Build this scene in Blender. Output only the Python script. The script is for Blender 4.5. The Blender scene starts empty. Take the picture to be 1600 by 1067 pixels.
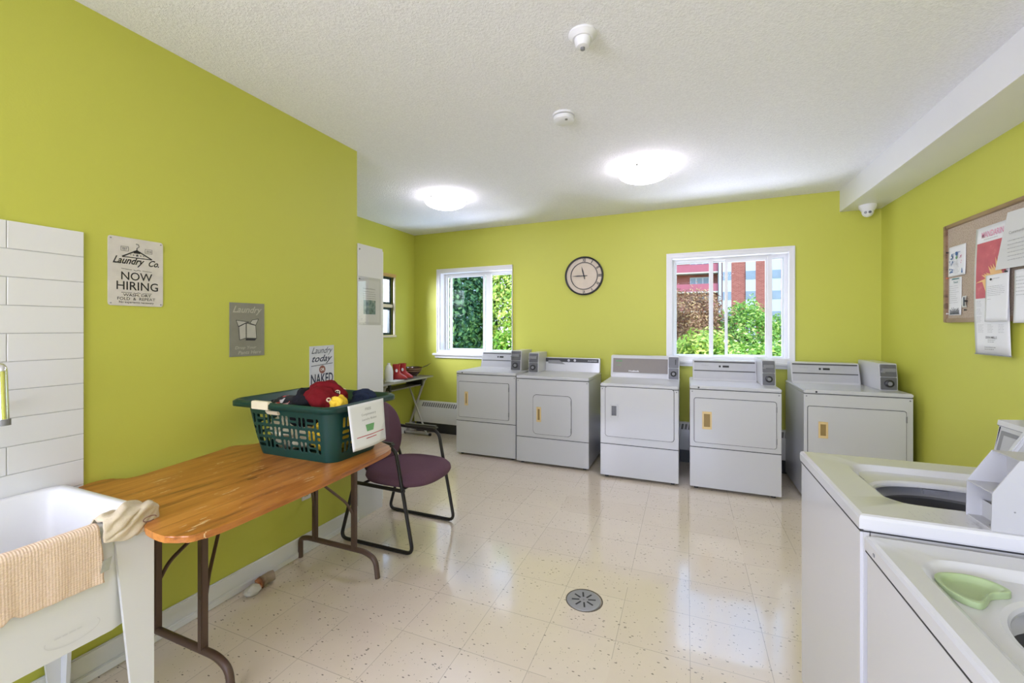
import bpy, bmesh, math, random
from mathutils import Vector, Matrix, noise
random.seed(7)
S = bpy.context.scene
COL = S.collection
PI = math.pi

# ---------------------------------------------------------------- camera
FPX, YAW, CAMH = 665.0, math.atan(272 / 665.0), 1.39
cd = bpy.data.cameras.new('camera')
cam = bpy.data.objects.new('camera', cd)
COL.objects.link(cam)
cd.sensor_width = 36.0
cd.lens = FPX / 1600 * 36
cd.shift_y = -21.5 / 1600
cd.clip_start = 0.02
cd.clip_end = 500
cam.location = (0, 0, CAMH)
cam.rotation_euler = (PI / 2, 0, YAW)
S.camera = cam

# ---------------------------------------------------------------- colour management
S.view_settings.view_transform = 'Standard'
S.view_settings.look = 'None'
S.view_settings.gamma = 1
S.view_settings.use_curve_mapping = False
S.view_settings.exposure = 0.0

# ---------------------------------------------------------------- world + sun
W = bpy.data.worlds.new('sky')
S.world = W
W.use_nodes = True
wn = W.node_tree
bg = wn.nodes['Background']
sky = wn.nodes.new('ShaderNodeTexSky')
sky.sky_type = 'NISHITA'
sky.sun_disc = False
sky.sun_elevation = math.radians(50)
sky.sun_rotation = math.radians(110)
wn.links.new(sky.outputs[0], bg.inputs[0])
bg.inputs[1].default_value = 0.8

sl = bpy.data.lights.new('sun', 'SUN')
sl.energy = 3.2
sl.angle = math.radians(1)
sl.color = (1, 0.96, 0.9)
so = bpy.data.objects.new('sun', sl)
COL.objects.link(so)
so.rotation_euler = Vector((0.80, -0.45, 1.0)).to_track_quat('Z', 'Y').to_euler()

LAMP_EMIT = 25.0        # ceiling lamp glass
REAR_FILL_W = 75.0           # watts of the added lamp at the unseen rear window


def fill_light(name, loc, target, sx, sy, watts, color=(1, 1, 1)):  # rectangular area lamp, added to brighten the room
    l = bpy.data.lights.new(name, 'AREA')
    l.shape = 'RECTANGLE'
    l.size = sx
    l.size_y = sy
    l.energy = watts
    l.color = color
    o = bpy.data.objects.new(name, l)
    COL.objects.link(o)
    o.location = loc
    o.rotation_euler = (Vector(loc) - Vector(target)).to_track_quat('Z', 'Y').to_euler()
    return o


fill_light('fill_rear', (-0.3, -3.42, 1.55), (-0.3, 2.5, 4.4), 2.5, 1.5, REAR_FILL_W, (0.66, 0.68, 1.0))  # added fill at the unseen rear window, aimed up at the ceiling
fill_light('fill_side', (-2.12, -2.1, 1.55), (1.6, 3.4, 1.7), 1.5, 1.3, 80.0, (0.74, 0.75, 1.0)).data.spread = math.radians(120)  # added fill at the unseen side window, brightens the right wall
fill_light('fill_outside_left', (-2.4, 6.3, 3.7), (-2.6, 3.6, 0.6), 1.6, 1.2, 100.0, (0.80, 0.80, 1.0))  # added area lamp hidden above the left window, brightens the far end
fill_light('fill_outside_right', (0.4, 6.3, 3.7), (0.3, 3.4, 0.6), 1.6, 1.2, 130.0, (0.80, 0.80, 1.0))  # added area lamp hidden above the right window, brightens the far end
fill_light('fill_ceiling_left', (-2.5, 6.0, 0.25), (-2.2, 3.0, 3.0), 1.6, 1.0, 170.0, (0.72, 0.72, 1.0))  # added uplight hidden below the left window, lifts the ceiling
fill_light('fill_ceiling_right', (0.4, 6.0, 0.25), (0.3, 3.0, 3.0), 1.6, 1.0, 130.0, (0.72, 0.72, 1.0))  # added uplight hidden below the right window, lifts the ceiling
fill_light('fill_outside_alcove', (-4.9, 2.5, 2.3), (-2.4, 4.6, 1.2), 1.4, 1.4, 420.0, (0.80, 0.80, 1.0))  # added area lamp outside the alcove window, kept out of view


# ---------------------------------------------------------------- materials
def srgb(r, g, b):
    f = lambda v: (v / 255 / 12.92) if v / 255 <= 0.04045 else ((v / 255 + 0.055) / 1.055) ** 2.4
    return (f(r), f(g), f(b), 1)


MATS = {}


def mat(name, col, rough=0.5, metal=0.0, spec=0.5, bump=None, var=None, emit=None, coat=0.0):
    """procedural Principled material; bump=(scale,strength), var=(scale,amount)"""
    if name in MATS:
        return MATS[name]
    m = bpy.data.materials.new(name)
    m.use_nodes = True
    nt = m.node_tree
    p = nt.nodes['Principled BSDF']
    p.inputs['Base Color'].default_value = col
    p.inputs['Roughness'].default_value = rough
    p.inputs['Metallic'].default_value = metal
    p.inputs['Specular IOR Level'].default_value = spec
    if coat:
        p.inputs['Coat Weight'].default_value = coat
        p.inputs['Coat Roughness'].default_value = 0.08
    tc = nt.nodes.new('ShaderNodeTexCoord')
    if var:
        n = nt.nodes.new('ShaderNodeTexNoise')
        n.inputs['Scale'].default_value = var[0]
        n.inputs['Detail'].default_value = 5
        nt.links.new(tc.outputs['Object'], n.inputs['Vector'])
        mx = nt.nodes.new('ShaderNodeMix')
        mx.data_type = 'RGBA'
        mx.inputs[6].default_value = tuple(c * (1 - var[1]) for c in col[:3]) + (1,)
        mx.inputs[7].default_value = tuple(min(1, c * (1 + var[1])) for c in col[:3]) + (1,)
        nt.links.new(n.outputs['Fac'], mx.inputs[0])
        nt.links.new(mx.outputs[2], p.inputs['Base Color'])
    if bump:
        n2 = nt.nodes.new('ShaderNodeTexNoise')
        n2.inputs['Scale'].default_value = bump[0]
        n2.inputs['Detail'].default_value = 3
        nt.links.new(tc.outputs['Object'], n2.inputs['Vector'])
        b = nt.nodes.new('ShaderNodeBump')
        b.inputs['Strength'].default_value = bump[1]
        b.inputs['Distance'].default_value = 0.003
        nt.links.new(n2.outputs['Fac'], b.inputs['Height'])
        nt.links.new(b.outputs[0], p.inputs['Normal'])
    if emit:
        p.inputs['Emission Color'].default_value = emit[0]
        p.inputs['Emission Strength'].default_value = emit[1]
    MATS[name] = m
    return m


class NT:
    """small helper to write node graphs"""

    def __init__(s, name, rough=0.5):
        s.m = bpy.data.materials.new(name)
        s.m.use_nodes = True
        s.t = s.m.node_tree
        s.p = s.t.nodes['Principled BSDF']
        s.p.inputs['Roughness'].default_value = rough
        s.tc = s.t.nodes.new('ShaderNodeTexCoord')

    def n(s, typ, **kw):
        x = s.t.nodes.new(typ)
        for k, v in kw.items():
            if hasattr(x, k) and not k.startswith('in_'):
                setattr(x, k, v)
        return x

    def l(s, a, b):
        s.t.links.new(a, b)

    def math(s, op, a, b=None, c=None):
        x = s.t.nodes.new('ShaderNodeMath')
        x.operation = op
        for i, v in enumerate((a, b, c)):
            if v is None:
                continue
            if isinstance(v, (int, float)):
                x.inputs[i].default_value = v
            else:
                s.l(v, x.inputs[i])
        return x.outputs[0]

    def mix(s, f, a, b):
        x = s.t.nodes.new('ShaderNodeMix')
        x.data_type = 'RGBA'
        for i, v in ((0, f), (6, a), (7, b)):
            if isinstance(v, (int, float)):
                x.inputs[i].default_value = v
            elif isinstance(v, tuple):
                x.inputs[i].default_value = v
            else:
                s.l(v, x.inputs[i])
        return x.outputs[2]

    def noise(s, scale, detail=4, vec=None, rough=0.5):
        x = s.t.nodes.new('ShaderNodeTexNoise')
        x.inputs['Scale'].default_value = scale
        x.inputs['Detail'].default_value = detail
        x.inputs['Roughness'].default_value = rough
        s.l(vec if vec is not None else s.tc.outputs['Object'], x.inputs['Vector'])
        return x.outputs['Fac']

    def mapping(s, scale=(1, 1, 1), loc=(0, 0, 0), rot=(0, 0, 0)):
        x = s.t.nodes.new('ShaderNodeMapping')
        x.inputs['Scale'].default_value = scale
        x.inputs['Location'].default_value = loc
        x.inputs['Rotation'].default_value = rot
        s.l(s.tc.outputs['Object'], x.inputs['Vector'])
        return x.outputs[0]

    def ramp(s, fac, stops):
        x = s.t.nodes.new('ShaderNodeValToRGB')
        e = x.color_ramp.elements
        while len(e) < len(stops):
            e.new(0.5)
        for i, (p, c) in enumerate(stops):
            e[i].position = p
            e[i].color = c
        s.l(fac, x.inputs[0])
        return x.outputs[0]

    def bump(s, h, strength=0.3, dist=0.003):
        b = s.t.nodes.new('ShaderNodeBump')
        b.inputs['Strength'].default_value = strength
        b.inputs['Distance'].default_value = dist
        s.l(h, b.inputs['Height'])
        s.l(b.outputs[0], s.p.inputs['Normal'])

    def xyz(s, vec=None):
        x = s.t.nodes.new('ShaderNodeSeparateXYZ')
        s.l(vec if vec is not None else s.tc.outputs['Object'], x.inputs[0])
        return x.outputs


G = lambda v: (v, v, v, 1)
M_lime = mat('lime_wall_paint', (0.56, 0.57, 0.085, 1), 0.55, bump=(160, 0.10), var=(0.8, 0.02))
M_white = mat('white_trim_paint', G(0.80), 0.35, var=(3, 0.02))
M_enamel = mat('white_appliance_enamel', G(0.56), 0.28, var=(1.5, 0.02), coat=0.3)
M_enamel2 = mat('white_washer_enamel', G(0.56), 0.25, var=(2, 0.015), coat=0.4)
M_gap = mat('dark_gap', G(0.03), 0.7)
M_black = mat('black_plastic', G(0.02), 0.4, var=(8, 0.1))
M_grey = mat('grey_plastic', G(0.22), 0.4, var=(8, 0.05))
M_alu = mat('brushed_aluminium', (0.62, 0.62, 0.63, 1), 0.35, 0.85, bump=(90, 0.04))
M_silver = mat('silver_console_film', (0.46, 0.46, 0.47, 1), 0.4, 0.15, var=(20, 0.04))
M_coin = mat('grey_coin_plate', (0.13, 0.13, 0.135, 1), 0.45, 0.3, var=(30, 0.12))
M_beige = mat('beige_plastic', srgb(222, 196, 140), 0.45, var=(30, 0.06))
M_taupe = mat('taupe_console_film', srgb(128, 120, 112), 0.4, var=(30, 0.04))
M_chrome = mat('chrome', G(0.8), 0.12, 1.0, bump=(3, 0.02))
M_brownmetal = mat('brown_painted_steel', srgb(92, 72, 60), 0.42, 0.2, var=(10, 0.12), bump=(60, 0.06))
M_blacktube = mat('black_painted_tube', srgb(38, 35, 34), 0.32, 0.3, var=(8, 0.1))
M_paper = mat('white_paper', G(0.82), 0.6, var=(6, 0.02))
M_paperoff = mat('grey_white_paper', (0.66, 0.66, 0.63, 1), 0.6, var=(6, 0.02))
M_ink = mat('dark_ink', G(0.025), 0.6, var=(40, 0.2))
M_inkgrey = mat('grey_ink', G(0.30), 0.6, var=(40, 0.2))
M_inkblue = mat('blue_ink', srgb(70, 110, 160), 0.6, var=(40, 0.2))
M_inknavy = mat('navy_ink', srgb(40, 48, 70), 0.6, var=(40, 0.2))
M_inkred = mat('red_ink', srgb(190, 70, 80), 0.6, var=(40, 0.1))
M_inkpink = mat('pink_ink', srgb(225, 150, 175), 0.6, var=(40, 0.1))
M_inkgreen = mat('green_ink', srgb(110, 165, 110), 0.6, var=(40, 0.2))
M_inkorange = mat('pale_orange_ink', srgb(235, 190, 130), 0.6, var=(40, 0.05))
M_tub = mat('white_sink_plastic', G(0.80), 0.3, var=(4, 0.02))
M_tile = mat('white_glazed_tile', G(0.78), 0.15, var=(5, 0.015))
M_grout = mat('pale_grey_grout', G(0.50), 0.8, var=(60, 0.1))


def m_ceiling():
    k = NT('stippled_ceiling', 0.9)
    a = k.noise(95, 5)
    b = k.noise(260, 3)
    h = k.math('ADD', a, k.math('MULTIPLY', b, 0.5))
    k.bump(h, 0.75, 0.006)
    c = k.ramp(a, [(0.3, G(0.84)), (0.7, G(0.93))])
    k.l(c, k.p.inputs['Base Color'])
    return k.m


M_ceiling = m_ceiling()


def m_floor():
    k = NT('speckled_vinyl_tile', 0.2)
    x, y, z = k.xyz()
    T = 0.305
    tx = k.math('DIVIDE', k.math('SUBTRACT', x, 0.0155 - 40 * T), T)
    ty = k.math('DIVIDE', k.math('SUBTRACT', y, 2.534 - 40 * T), T)
    fx = k.math('FRACT', tx)
    fy = k.math('FRACT', ty)
    ix = k.math('FLOOR', tx)
    iy = k.math('FLOOR', ty)
    w = 0.0045
    sx = k.math('LESS_THAN', k.math('MINIMUM', fx, k.math('SUBTRACT', 1, fx)), w)
    sy = k.math('LESS_THAN', k.math('MINIMUM', fy, k.math('SUBTRACT', 1, fy)), w)
    seam = k.math('MAXIMUM', sx, sy)
    # some seams are tighter than others
    wn_ = k.noise(1.3, 2)
    seam = k.math('MULTIPLY', seam, k.math('GREATER_THAN', wn_, 0.42))
    cmb = k.n('ShaderNodeCombineXYZ')
    k.l(ix, cmb.inputs[0])
    k.l(iy, cmb.inputs[1])
    wnz = k.n('ShaderNodeTexWhiteNoise')
    wnz.noise_dimensions = '2D'
    k.l(cmb.outputs[0], wnz.inputs['Vector'])
    rnd = wnz.outputs['Value']
    base = k.mix(rnd, (0.72, 0.62, 0.49, 1), (0.76, 0.665, 0.53, 1))
    cloud = k.noise(9, 5, rough=0.65)
    base = k.mix(k.math('MULTIPLY', cloud, 0.4), base, (0.62, 0.53, 0.40, 1))

    def specks(scale, sc, thr, thr2):
        v = k.n('ShaderNodeTexVoronoi')
        v.inputs['Scale'].default_value = scale
        k.l(k.mapping(scale=sc, rot=(0, 0, 0.35)), v.inputs['Vector'])
        d = k.math('LESS_THAN', v.outputs['Distance'], thr)
        r = k.n('ShaderNodeSeparateColor')
        k.l(v.outputs['Color'], r.inputs[0])
        return k.math('MULTIPLY', d, k.math('GREATER_THAN', r.outputs[0], thr2))

    s1 = specks(30, (1.0, 2.2, 1), 0.17, 0.66)
    s2 = specks(52, (2.0, 1.0, 1), 0.16, 0.62)
    base = k.mix(k.math('MULTIPLY', s1, 0.8), base, (0.09, 0.075, 0.06, 1))
    base = k.mix(k.math('MULTIPLY', s2, 0.65), base, (0.16, 0.13, 0.10, 1))
    base = k.mix(k.math('MULTIPLY', seam, 0.42), base, (0.18, 0.15, 0.12, 1))
    k.l(base, k.p.inputs['Base Color'])
    ro = k.ramp(k.noise(3.5, 5), [(0.3, G(0.10)), (0.75, G(0.22))])
    k.l(ro, k.p.inputs['Roughness'])
    wav = k.noise(5, 3)
    h = k.math('ADD', k.math('MULTIPLY', wav, 1.0), k.math('MULTIPLY', seam, -0.08))
    k.bump(h, 0.25, 0.006)
    k.p.inputs['Specular IOR Level'].default_value = 0.8
    k.p.inputs['Coat Weight'].default_value = 0.6
    k.p.inputs['Coat Roughness'].default_value = 0.07
    return k.m


M_floor = m_floor()


def m_wood(name, c1, c2, dark, planks=0.19, scratches=0.6):
    k = NT(name, 0.33)
    x, y, z = k.xyz()
    px_ = k.math('DIVIDE', k.math('ADD', x, 5), planks)
    fx = k.math('FRACT', px_)
    ip = k.math('FLOOR', px_)
    seam = k.math('LESS_THAN', k.math('MINIMUM', fx, k.math('SUBTRACT', 1, fx)), 0.008)
    cmb = k.n('ShaderNodeCombineXYZ')
    k.l(k.math('ADD', k.math('MULTIPLY', x, 14), k.math('MULTIPLY', ip, 7.3)), cmb.inputs[0])
    k.l(k.math('MULTIPLY', y, 1.6), cmb.inputs[1])
    k.l(k.math('MULTIPLY', z, 14), cmb.inputs[2])
    g = k.noise(1.6, 6, cmb.outputs[0], 0.62)
    col = k.ramp(g, [(0.28, dark), (0.46, c1), (0.70, c2)])
    # knots
    v = k.n('ShaderNodeTexVoronoi')
    v.inputs['Scale'].default_value = 4.2
    k.l(k.mapping(scale=(1.6, 0.9, 1)), v.inputs['Vector'])
    kn = k.math('LESS_THAN', v.outputs['Distance'], 0.085)
    col = k.mix(k.math('MULTIPLY', kn, 0.7), col, dark)
    col = k.mix(k.math('MULTIPLY', seam, 0.6), col, (dark[0] * 0.4, dark[1] * 0.4, dark[2] * 0.4, 1))
    if scratches:
        cm2 = k.n('ShaderNodeCombineXYZ')
        k.l(k.math('MULTIPLY', x, 60), cm2.inputs[0])
        k.l(k.math('MULTIPLY', y, 9), cm2.inputs[1])
        sc = k.noise(1.0, 3, cm2.outputs[0], 0.7)
        area = k.noise(3.0, 2)
        f = k.math('MULTIPLY', k.math('GREATER_THAN', sc, 0.64), k.math('GREATER_THAN', area, 0.50))
        col = k.mix(k.math('MULTIPLY', f, scratches), col, (0.78, 0.58, 0.32, 1))
    k.l(col, k.p.inputs['Base Color'])
    k.bump(g, 0.1, 0.002)
    k.p.inputs['Coat Weight'].default_value = 0.25
    k.p.inputs['Coat Roughness'].default_value = 0.25
    return k.m


M_pine = m_wood('worn_orange_pine', (0.44, 0.150, 0.022, 1), (0.60, 0.25, 0.050, 1), (0.15, 0.042, 0.010, 1), 0.165, 0.7)
M_pinetrim = m_wood('yellow_pine_trim', (0.60, 0.38, 0.12, 1), (0.70, 0.48, 0.20, 1), (0.40, 0.22, 0.06, 1), 0.5, 0)
M_oakframe = m_wood('brown_wood_frame', (0.28, 0.17, 0.10, 1), (0.36, 0.24, 0.15, 1), (0.10, 0.05, 0.03, 1), 2, 0)


def m_fabric(name, c1, c2, scale=420, rough=0.95, weave=None):
    k = NT(name, rough)
    n1 = k.noise(scale, 2)
    n2 = k.noise(6, 4)
    col = k.mix(n1, c1, c2)
    col = k.mix(k.math('MULTIPLY', n2, 0.25), col, tuple(v * 0.6 for v in c1[:3]) + (1,))
    k.l(col, k.p.inputs['Base Color'])
    k.p.inputs['Specular IOR Level'].default_value = 0.15
    if weave:
        x, y, z = k.xyz()
        a = k.math('SINE', k.math('MULTIPLY', y, weave))
        b = k.math('SINE', k.math('MULTIPLY', z, weave))
        k.bump(k.math('ADD', a, b), 0.35, 0.001)
        dk = k.math('MULTIPLY', k.math('LESS_THAN', k.math('ADD', a, b), -0.7), 0.16)
        col2 = k.mix(dk, col, tuple(v * 0.55 for v in c1[:3]) + (1,))
        k.l(col2, k.p.inputs['Base Color'])
    else:
        k.bump(n1, 0.35, 0.0015)
    return k.m


M_purple = m_fabric('plum_upholstery', (0.105, 0.05, 0.072, 1), (0.175, 0.095, 0.13, 1))
M_waffle = m_fabric('peach_waffle_cloth', (0.84, 0.60, 0.42, 1), (0.92, 0.76, 0.60, 1), 160, 0.95, 1000)
M_rag = m_fabric('beige_rag_cloth', (0.60, 0.50, 0.34, 1), (0.74, 0.64, 0.48, 1), 300)
M_redcloth = m_fabric('red_fleece', (0.13, 0.006, 0.009, 1), (0.20, 0.012, 0.016, 1), 300)
M_yellow = m_fabric('yellow_fabric', (0.80, 0.52, 0.03, 1), (0.86, 0.62, 0.08, 1), 300)
M_blackcloth = m_fabric('black_fabric', (0.008, 0.008, 0.010, 1), (0.02, 0.02, 0.024, 1), 300)
M_navycloth = m_fabric('navy_fabric', (0.012, 0.018, 0.04, 1), (0.03, 0.04, 0.07, 1), 300)
M_cream = m_fabric('cream_fabric', (0.62, 0.54, 0.34, 1), (0.74, 0.68, 0.50, 1), 200)
M_greenbasket = mat('dark_green_basket_plastic', srgb(6, 56, 50), 0.35, var=(4, 0.06))
M_ivory = mat('ivory_plastic', srgb(225, 215, 185), 0.4, var=(10, 0.04))


def m_cork():
    k = NT('cork_board', 0.9)
    n = k.noise(140, 4)
    n2 = k.noise(14, 4)
    c = k.ramp(n, [(0.3, (0.30, 0.22, 0.15, 1)), (0.6, (0.50, 0.40, 0.30, 1))])
    c = k.mix(k.math('MULTIPLY', n2, 0.3), c, (0.62, 0.54, 0.44, 1))
    k.l(c, k.p.inputs['Base Color'])
    k.bump(n, 0.5, 0.002)
    return k.m


M_cork = m_cork()


def m_glass(name, tint, tr=0.92):
    m = bpy.data.materials.new(name)
    m.use_nodes = True
    t = m.node_tree
    t.nodes.remove(t.nodes['Principled BSDF'])
    out = t.nodes['Material Output']
    a = t.nodes.new('ShaderNodeBsdfTransparent')
    a.inputs[0].default_value = tint
    b = t.nodes.new('ShaderNodeBsdfGlossy')
    b.inputs['Roughness'].default_value = 0.02
    b.inputs[0].default_value = (0.5, 0.5, 0.5, 1)
    n = t.nodes.new('ShaderNodeTexNoise')
    n.inputs['Scale'].default_value = 2
    mth = t.nodes.new('ShaderNodeMath')
    mth.operation = 'MULTIPLY'
    mth.inputs[1].default_value = 0.002
    t.links.new(n.outputs['Fac'], mth.inputs[0])
    mx = t.nodes.new('ShaderNodeMixShader')
    mad = t.nodes.new('ShaderNodeMath')
    mad.operation = 'ADD'
    mad.inputs[1].default_value = 1 - tr
    t.links.new(mth.outputs[0], mad.inputs[0])
    t.links.new(mad.outputs[0], mx.inputs[0])
    t.links.new(a.outputs[0], mx.inputs[1])
    t.links.new(b.outputs[0], mx.inputs[2])
    t.links.new(mx.outputs[0], out.inputs[0])
    return m


M_pane = m_glass('window_glass', (0.96, 0.98, 0.98, 1), 0.9992)
M_screen = m_glass('insect_screen_mesh', (0.56, 0.64, 0.70, 1), 0.9992)
M_sleeve = m_glass('clear_plastic_sleeve', (0.95, 0.95, 0.95, 1), 0.93)


def m_leaf(name, c1, c2, c3):
    m = bpy.data.materials.new(name)
    m.use_nodes = True
    t = m.node_tree
    p = t.nodes['Principled BSDF']
    p.inputs['Roughness'].default_value = 0.5
    g = t.nodes.new('ShaderNodeNewGeometry')
    r = t.nodes.new('ShaderNodeValToRGB')
    e = r.color_ramp.elements
    e.new(0.5)
    for i, c in enumerate((c1, c2, c3)):
        e[i].position = (0, 0.55, 1)[i]
        e[i].color = c
    t.links.new(g.outputs['Random Per Island'], r.inputs[0])
    t.links.new(r.outputs[0], p.inputs['Base Color'])
    tr = t.nodes.new('ShaderNodeBsdfTranslucent')
    t.links.new(r.outputs[0], tr.inputs[0])
    mx = t.nodes.new('ShaderNodeMixShader')
    mx.inputs[0].default_value = 0.35
    t.links.new(p.outputs[0], mx.inputs[1])
    t.links.new(tr.outputs[0], mx.inputs[2])
    t.links.new(mx.outputs[0], t.nodes['Material Output'].inputs[0])
    return m


M_leaf = m_leaf('green_leaves', (0.06, 0.20, 0.02, 1), (0.24, 0.48, 0.07, 1), (0.62, 0.74, 0.22, 1))
M_leaf2 = m_leaf('yellow_green_leaves', (0.12, 0.26, 0.04, 1), (0.34, 0.50, 0.08, 1), (0.70, 0.74, 0.22, 1))
M_leafbrown = m_leaf('brown_leaves', (0.16, 0.07, 0.04, 1), (0.36, 0.20, 0.11, 1), (0.58, 0.42, 0.22, 1))
M_leafdark = m_leaf('dark_green_leaves', (0.03, 0.09, 0.05, 1), (0.10, 0.24, 0.10, 1), (0.40, 0.60, 0.20, 1))
M_petal = m_leaf('white_blossoms', (0.75, 0.72, 0.66, 1), (0.85, 0.83, 0.78, 1), (0.9, 0.9, 0.85, 1))
M_bark = mat('bark', (0.10, 0.07, 0.05, 1), 0.9, bump=(20, 0.5))
M_grass = mat('lawn', (0.07, 0.16, 0.03, 1), 0.9, var=(2, 0.3))


def m_brick():
    k = NT('red_brick', 0.85)
    b = k.n('ShaderNodeTexBrick')
    b.inputs['Scale'].default_value = 1
    b.inputs['Brick Width'].default_value = 0.42
    b.inputs['Row Height'].default_value = 0.15
    b.inputs['Mortar Size'].default_value = 0.012
    b.inputs['Color1'].default_value = (0.30, 0.075, 0.055, 1)
    b.inputs['Color2'].default_value = (0.38, 0.11, 0.085, 1)
    b.inputs['Mortar'].default_value = (0.34, 0.20, 0.17, 1)
    k.l(k.mapping(rot=(PI / 2, 0, 0)), b.inputs['Vector'])
    k.l(b.outputs[0], k.p.inputs['Base Color'])
    return k.m


M_brick = m_brick()
M_parapet = mat('red_balcony_panel', (0.42, 0.10, 0.14, 1), 0.5, var=(0.8, 0.15))
M_concrete = mat('pale_concrete', (0.62, 0.55, 0.50, 1), 0.8, var=(1, 0.1))
M_panelwhite = mat('white_cladding', (0.50, 0.52, 0.58, 1), 0.6, var=(0.5, 0.04))
M_winblue = mat('blue_grey_window', (0.20, 0.25, 0.33, 1), 0.15, var=(0.6, 0.3))

# ---------------------------------------------------------------- mesh helpers


def BM():
    return bmesh.new()


def box(bm, x0, x1, y0, y1, z0, z1, bev=0.0, seg=2):
    vs = [bm.verts.new(p) for p in ((x0, y0, z0), (x1, y0, z0), (x1, y1, z0), (x0, y1, z0),
                                    (x0, y0, z1), (x1, y0, z1), (x1, y1, z1), (x0, y1, z1))]
    fs = [bm.faces.new([vs[i] for i in f]) for f in
          ((3, 2, 1, 0), (4, 5, 6, 7), (0, 1, 5, 4), (1, 2, 6, 5), (2, 3, 7, 6), (3, 0, 4, 7))]
    if bev > 0:
        es = list({e for f in fs for e in f.edges})
        bmesh.ops.bevel(bm, geom=es, offset=bev, segments=seg, affect='EDGES', clamp_overlap=True)
    return bm


def hexa(bm, pts, bev=0.0, seg=2):
    """8 corner points: bottom 4 then top 4, both counter-clockwise"""
    vs = [bm.verts.new(p) for p in pts]
    fs = [bm.faces.new([vs[i] for i in f]) for f in
          ((3, 2, 1, 0), (4, 5, 6, 7), (0, 1, 5, 4), (1, 2, 6, 5), (2, 3, 7, 6), (3, 0, 4, 7))]
    if bev > 0:
        es = list({e for f in fs for e in f.edges})
        bmesh.ops.bevel(bm, geom=es, offset=bev, segments=seg, affect='EDGES', clamp_overlap=True)
    return bm


def prism(bm, pts, vec, bev=0.0, seg=2):
    """extrude a planar 3D polygon along vec"""
    v = Vector(vec)
    a = [bm.verts.new(p) for p in pts]
    b = [bm.verts.new(Vector(p) + v) for p in pts]
    n = len(pts)
    fs = [bm.faces.new(a[::-1]), bm.faces.new(b)]
    for i in range(n):
        fs.append(bm.faces.new((a[i], a[(i + 1) % n], b[(i + 1) % n], b[i])))
    if bev > 0:
        es = list(fs[0].edges) + list(fs[1].edges)
        bmesh.ops.bevel(bm, geom=es, offset=bev, segments=seg, affect='EDGES', clamp_overlap=True)
    return bm


def fillet(pts, r, n=6):
    P = [Vector(p) for p in pts]
    out = [P[0]]
    for i in range(1, len(P) - 1):
        a, b, c = P[i - 1], P[i], P[i + 1]
        u, v = (a - b), (c - b)
        rr = min(r, u.length * 0.48, v.length * 0.48)
        s, e = b + u.normalized() * rr, b + v.normalized() * rr
        for k in range(n + 1):
            t = k / n
            out.append(s * (1 - t) ** 2 + b * 2 * t * (1 - t) + e * t * t)
    out.append(P[-1])
    return out


def catmull(P, n=6):
    P = [Vector((p[0], p[1], p[2] if len(p) > 2 else 0)) for p in P]
    out = []
    m = len(P)
    for i in range(m):
        a, b_, c, d = P[i - 1], P[i], P[(i + 1) % m], P[(i + 2) % m]
        for k in range(n):
            t = k / n
            out.append(0.5 * ((2 * b_) + (c - a) * t + (2 * a - 5 * b_ + 4 * c - d) * t * t + (3 * b_ - a - 3 * c + d) * t ** 3))
    return out


def tube(bm, pts, r, n=10, fil=0.0, flat=None, caps=True):
    if fil:
        pts = fillet(pts, fil)
    P = [Vector(p) for p in pts]
    rings = []
    up = None
    for i, p in enumerate(P):
        if i == 0:
            t = P[1] - P[0]
        elif i == len(P) - 1:
            t = P[-1] - P[-2]
        else:
            t = (P[i + 1] - P[i]).normalized() + (P[i] - P[i - 1]).normalized()
        t.normalize()
        if up is None:
            up = Vector((0, 0, 1)) if abs(t.z) < 0.9 else Vector((0, 1, 0))
        s = t.cross(up)
        s.normalize()
        up = s.cross(t)
        up.normalize()
        rad = r[i] if isinstance(r, (list, tuple)) else r
        fl = flat or 1
        rings.append([bm.verts.new(p + (s * math.cos(2 * PI * k / n) + up * math.sin(2 * PI * k / n) * fl) * rad)
                      for k in range(n)])
    for a, b in zip(rings, rings[1:]):
        for k in range(n):
            bm.faces.new((a[k], a[(k + 1) % n], b[(k + 1) % n], b[k]))
    if caps:
        bm.faces.new(rings[0][::-1])
        bm.faces.new(rings[-1])
    return bm


def lathe(bm, prof, c=(0, 0, 0), n=32, axis='Z', cap0=True, cap1=True):
    """prof = [(r,h)...] around axis through c"""
    c = Vector(c)
    R = []
    for r, h in prof:
        ring = []
        for k in range(n):
            a = 2 * PI * k / n
            if axis == 'Z':
                p = Vector((r * math.cos(a), r * math.sin(a), h))
            elif axis == 'Y':
                p = Vector((r * math.cos(a), h, r * math.sin(a)))
            else:
                p = Vector((h, r * math.cos(a), r * math.sin(a)))
            ring.append(bm.verts.new(c + p))
        R.append(ring)
    for a, b in zip(R, R[1:]):
        for k in range(n):
            bm.faces.new((a[k], a[(k + 1) % n], b[(k + 1) % n], b[k]))
    if cap0:
        bm.faces.new(R[0][::-1])
    if cap1:
        bm.faces.new(R[-1])
    return bm


def loft(bm, loops, cap0=False, cap1=False, closed=True):
    R = [[bm.verts.new(p) for p in L] for L in loops]
    n = len(R[0])
    for a, b in zip(R, R[1:]):
        for k in range(n if closed else n - 1):
            bm.faces.new((a[k], a[(k + 1) % n], b[(k + 1) % n], b[k]))
    if cap0:
        bm.faces.new(R[0][::-1])
    if cap1:
        bm.faces.new(R[-1])
    return R


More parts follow.
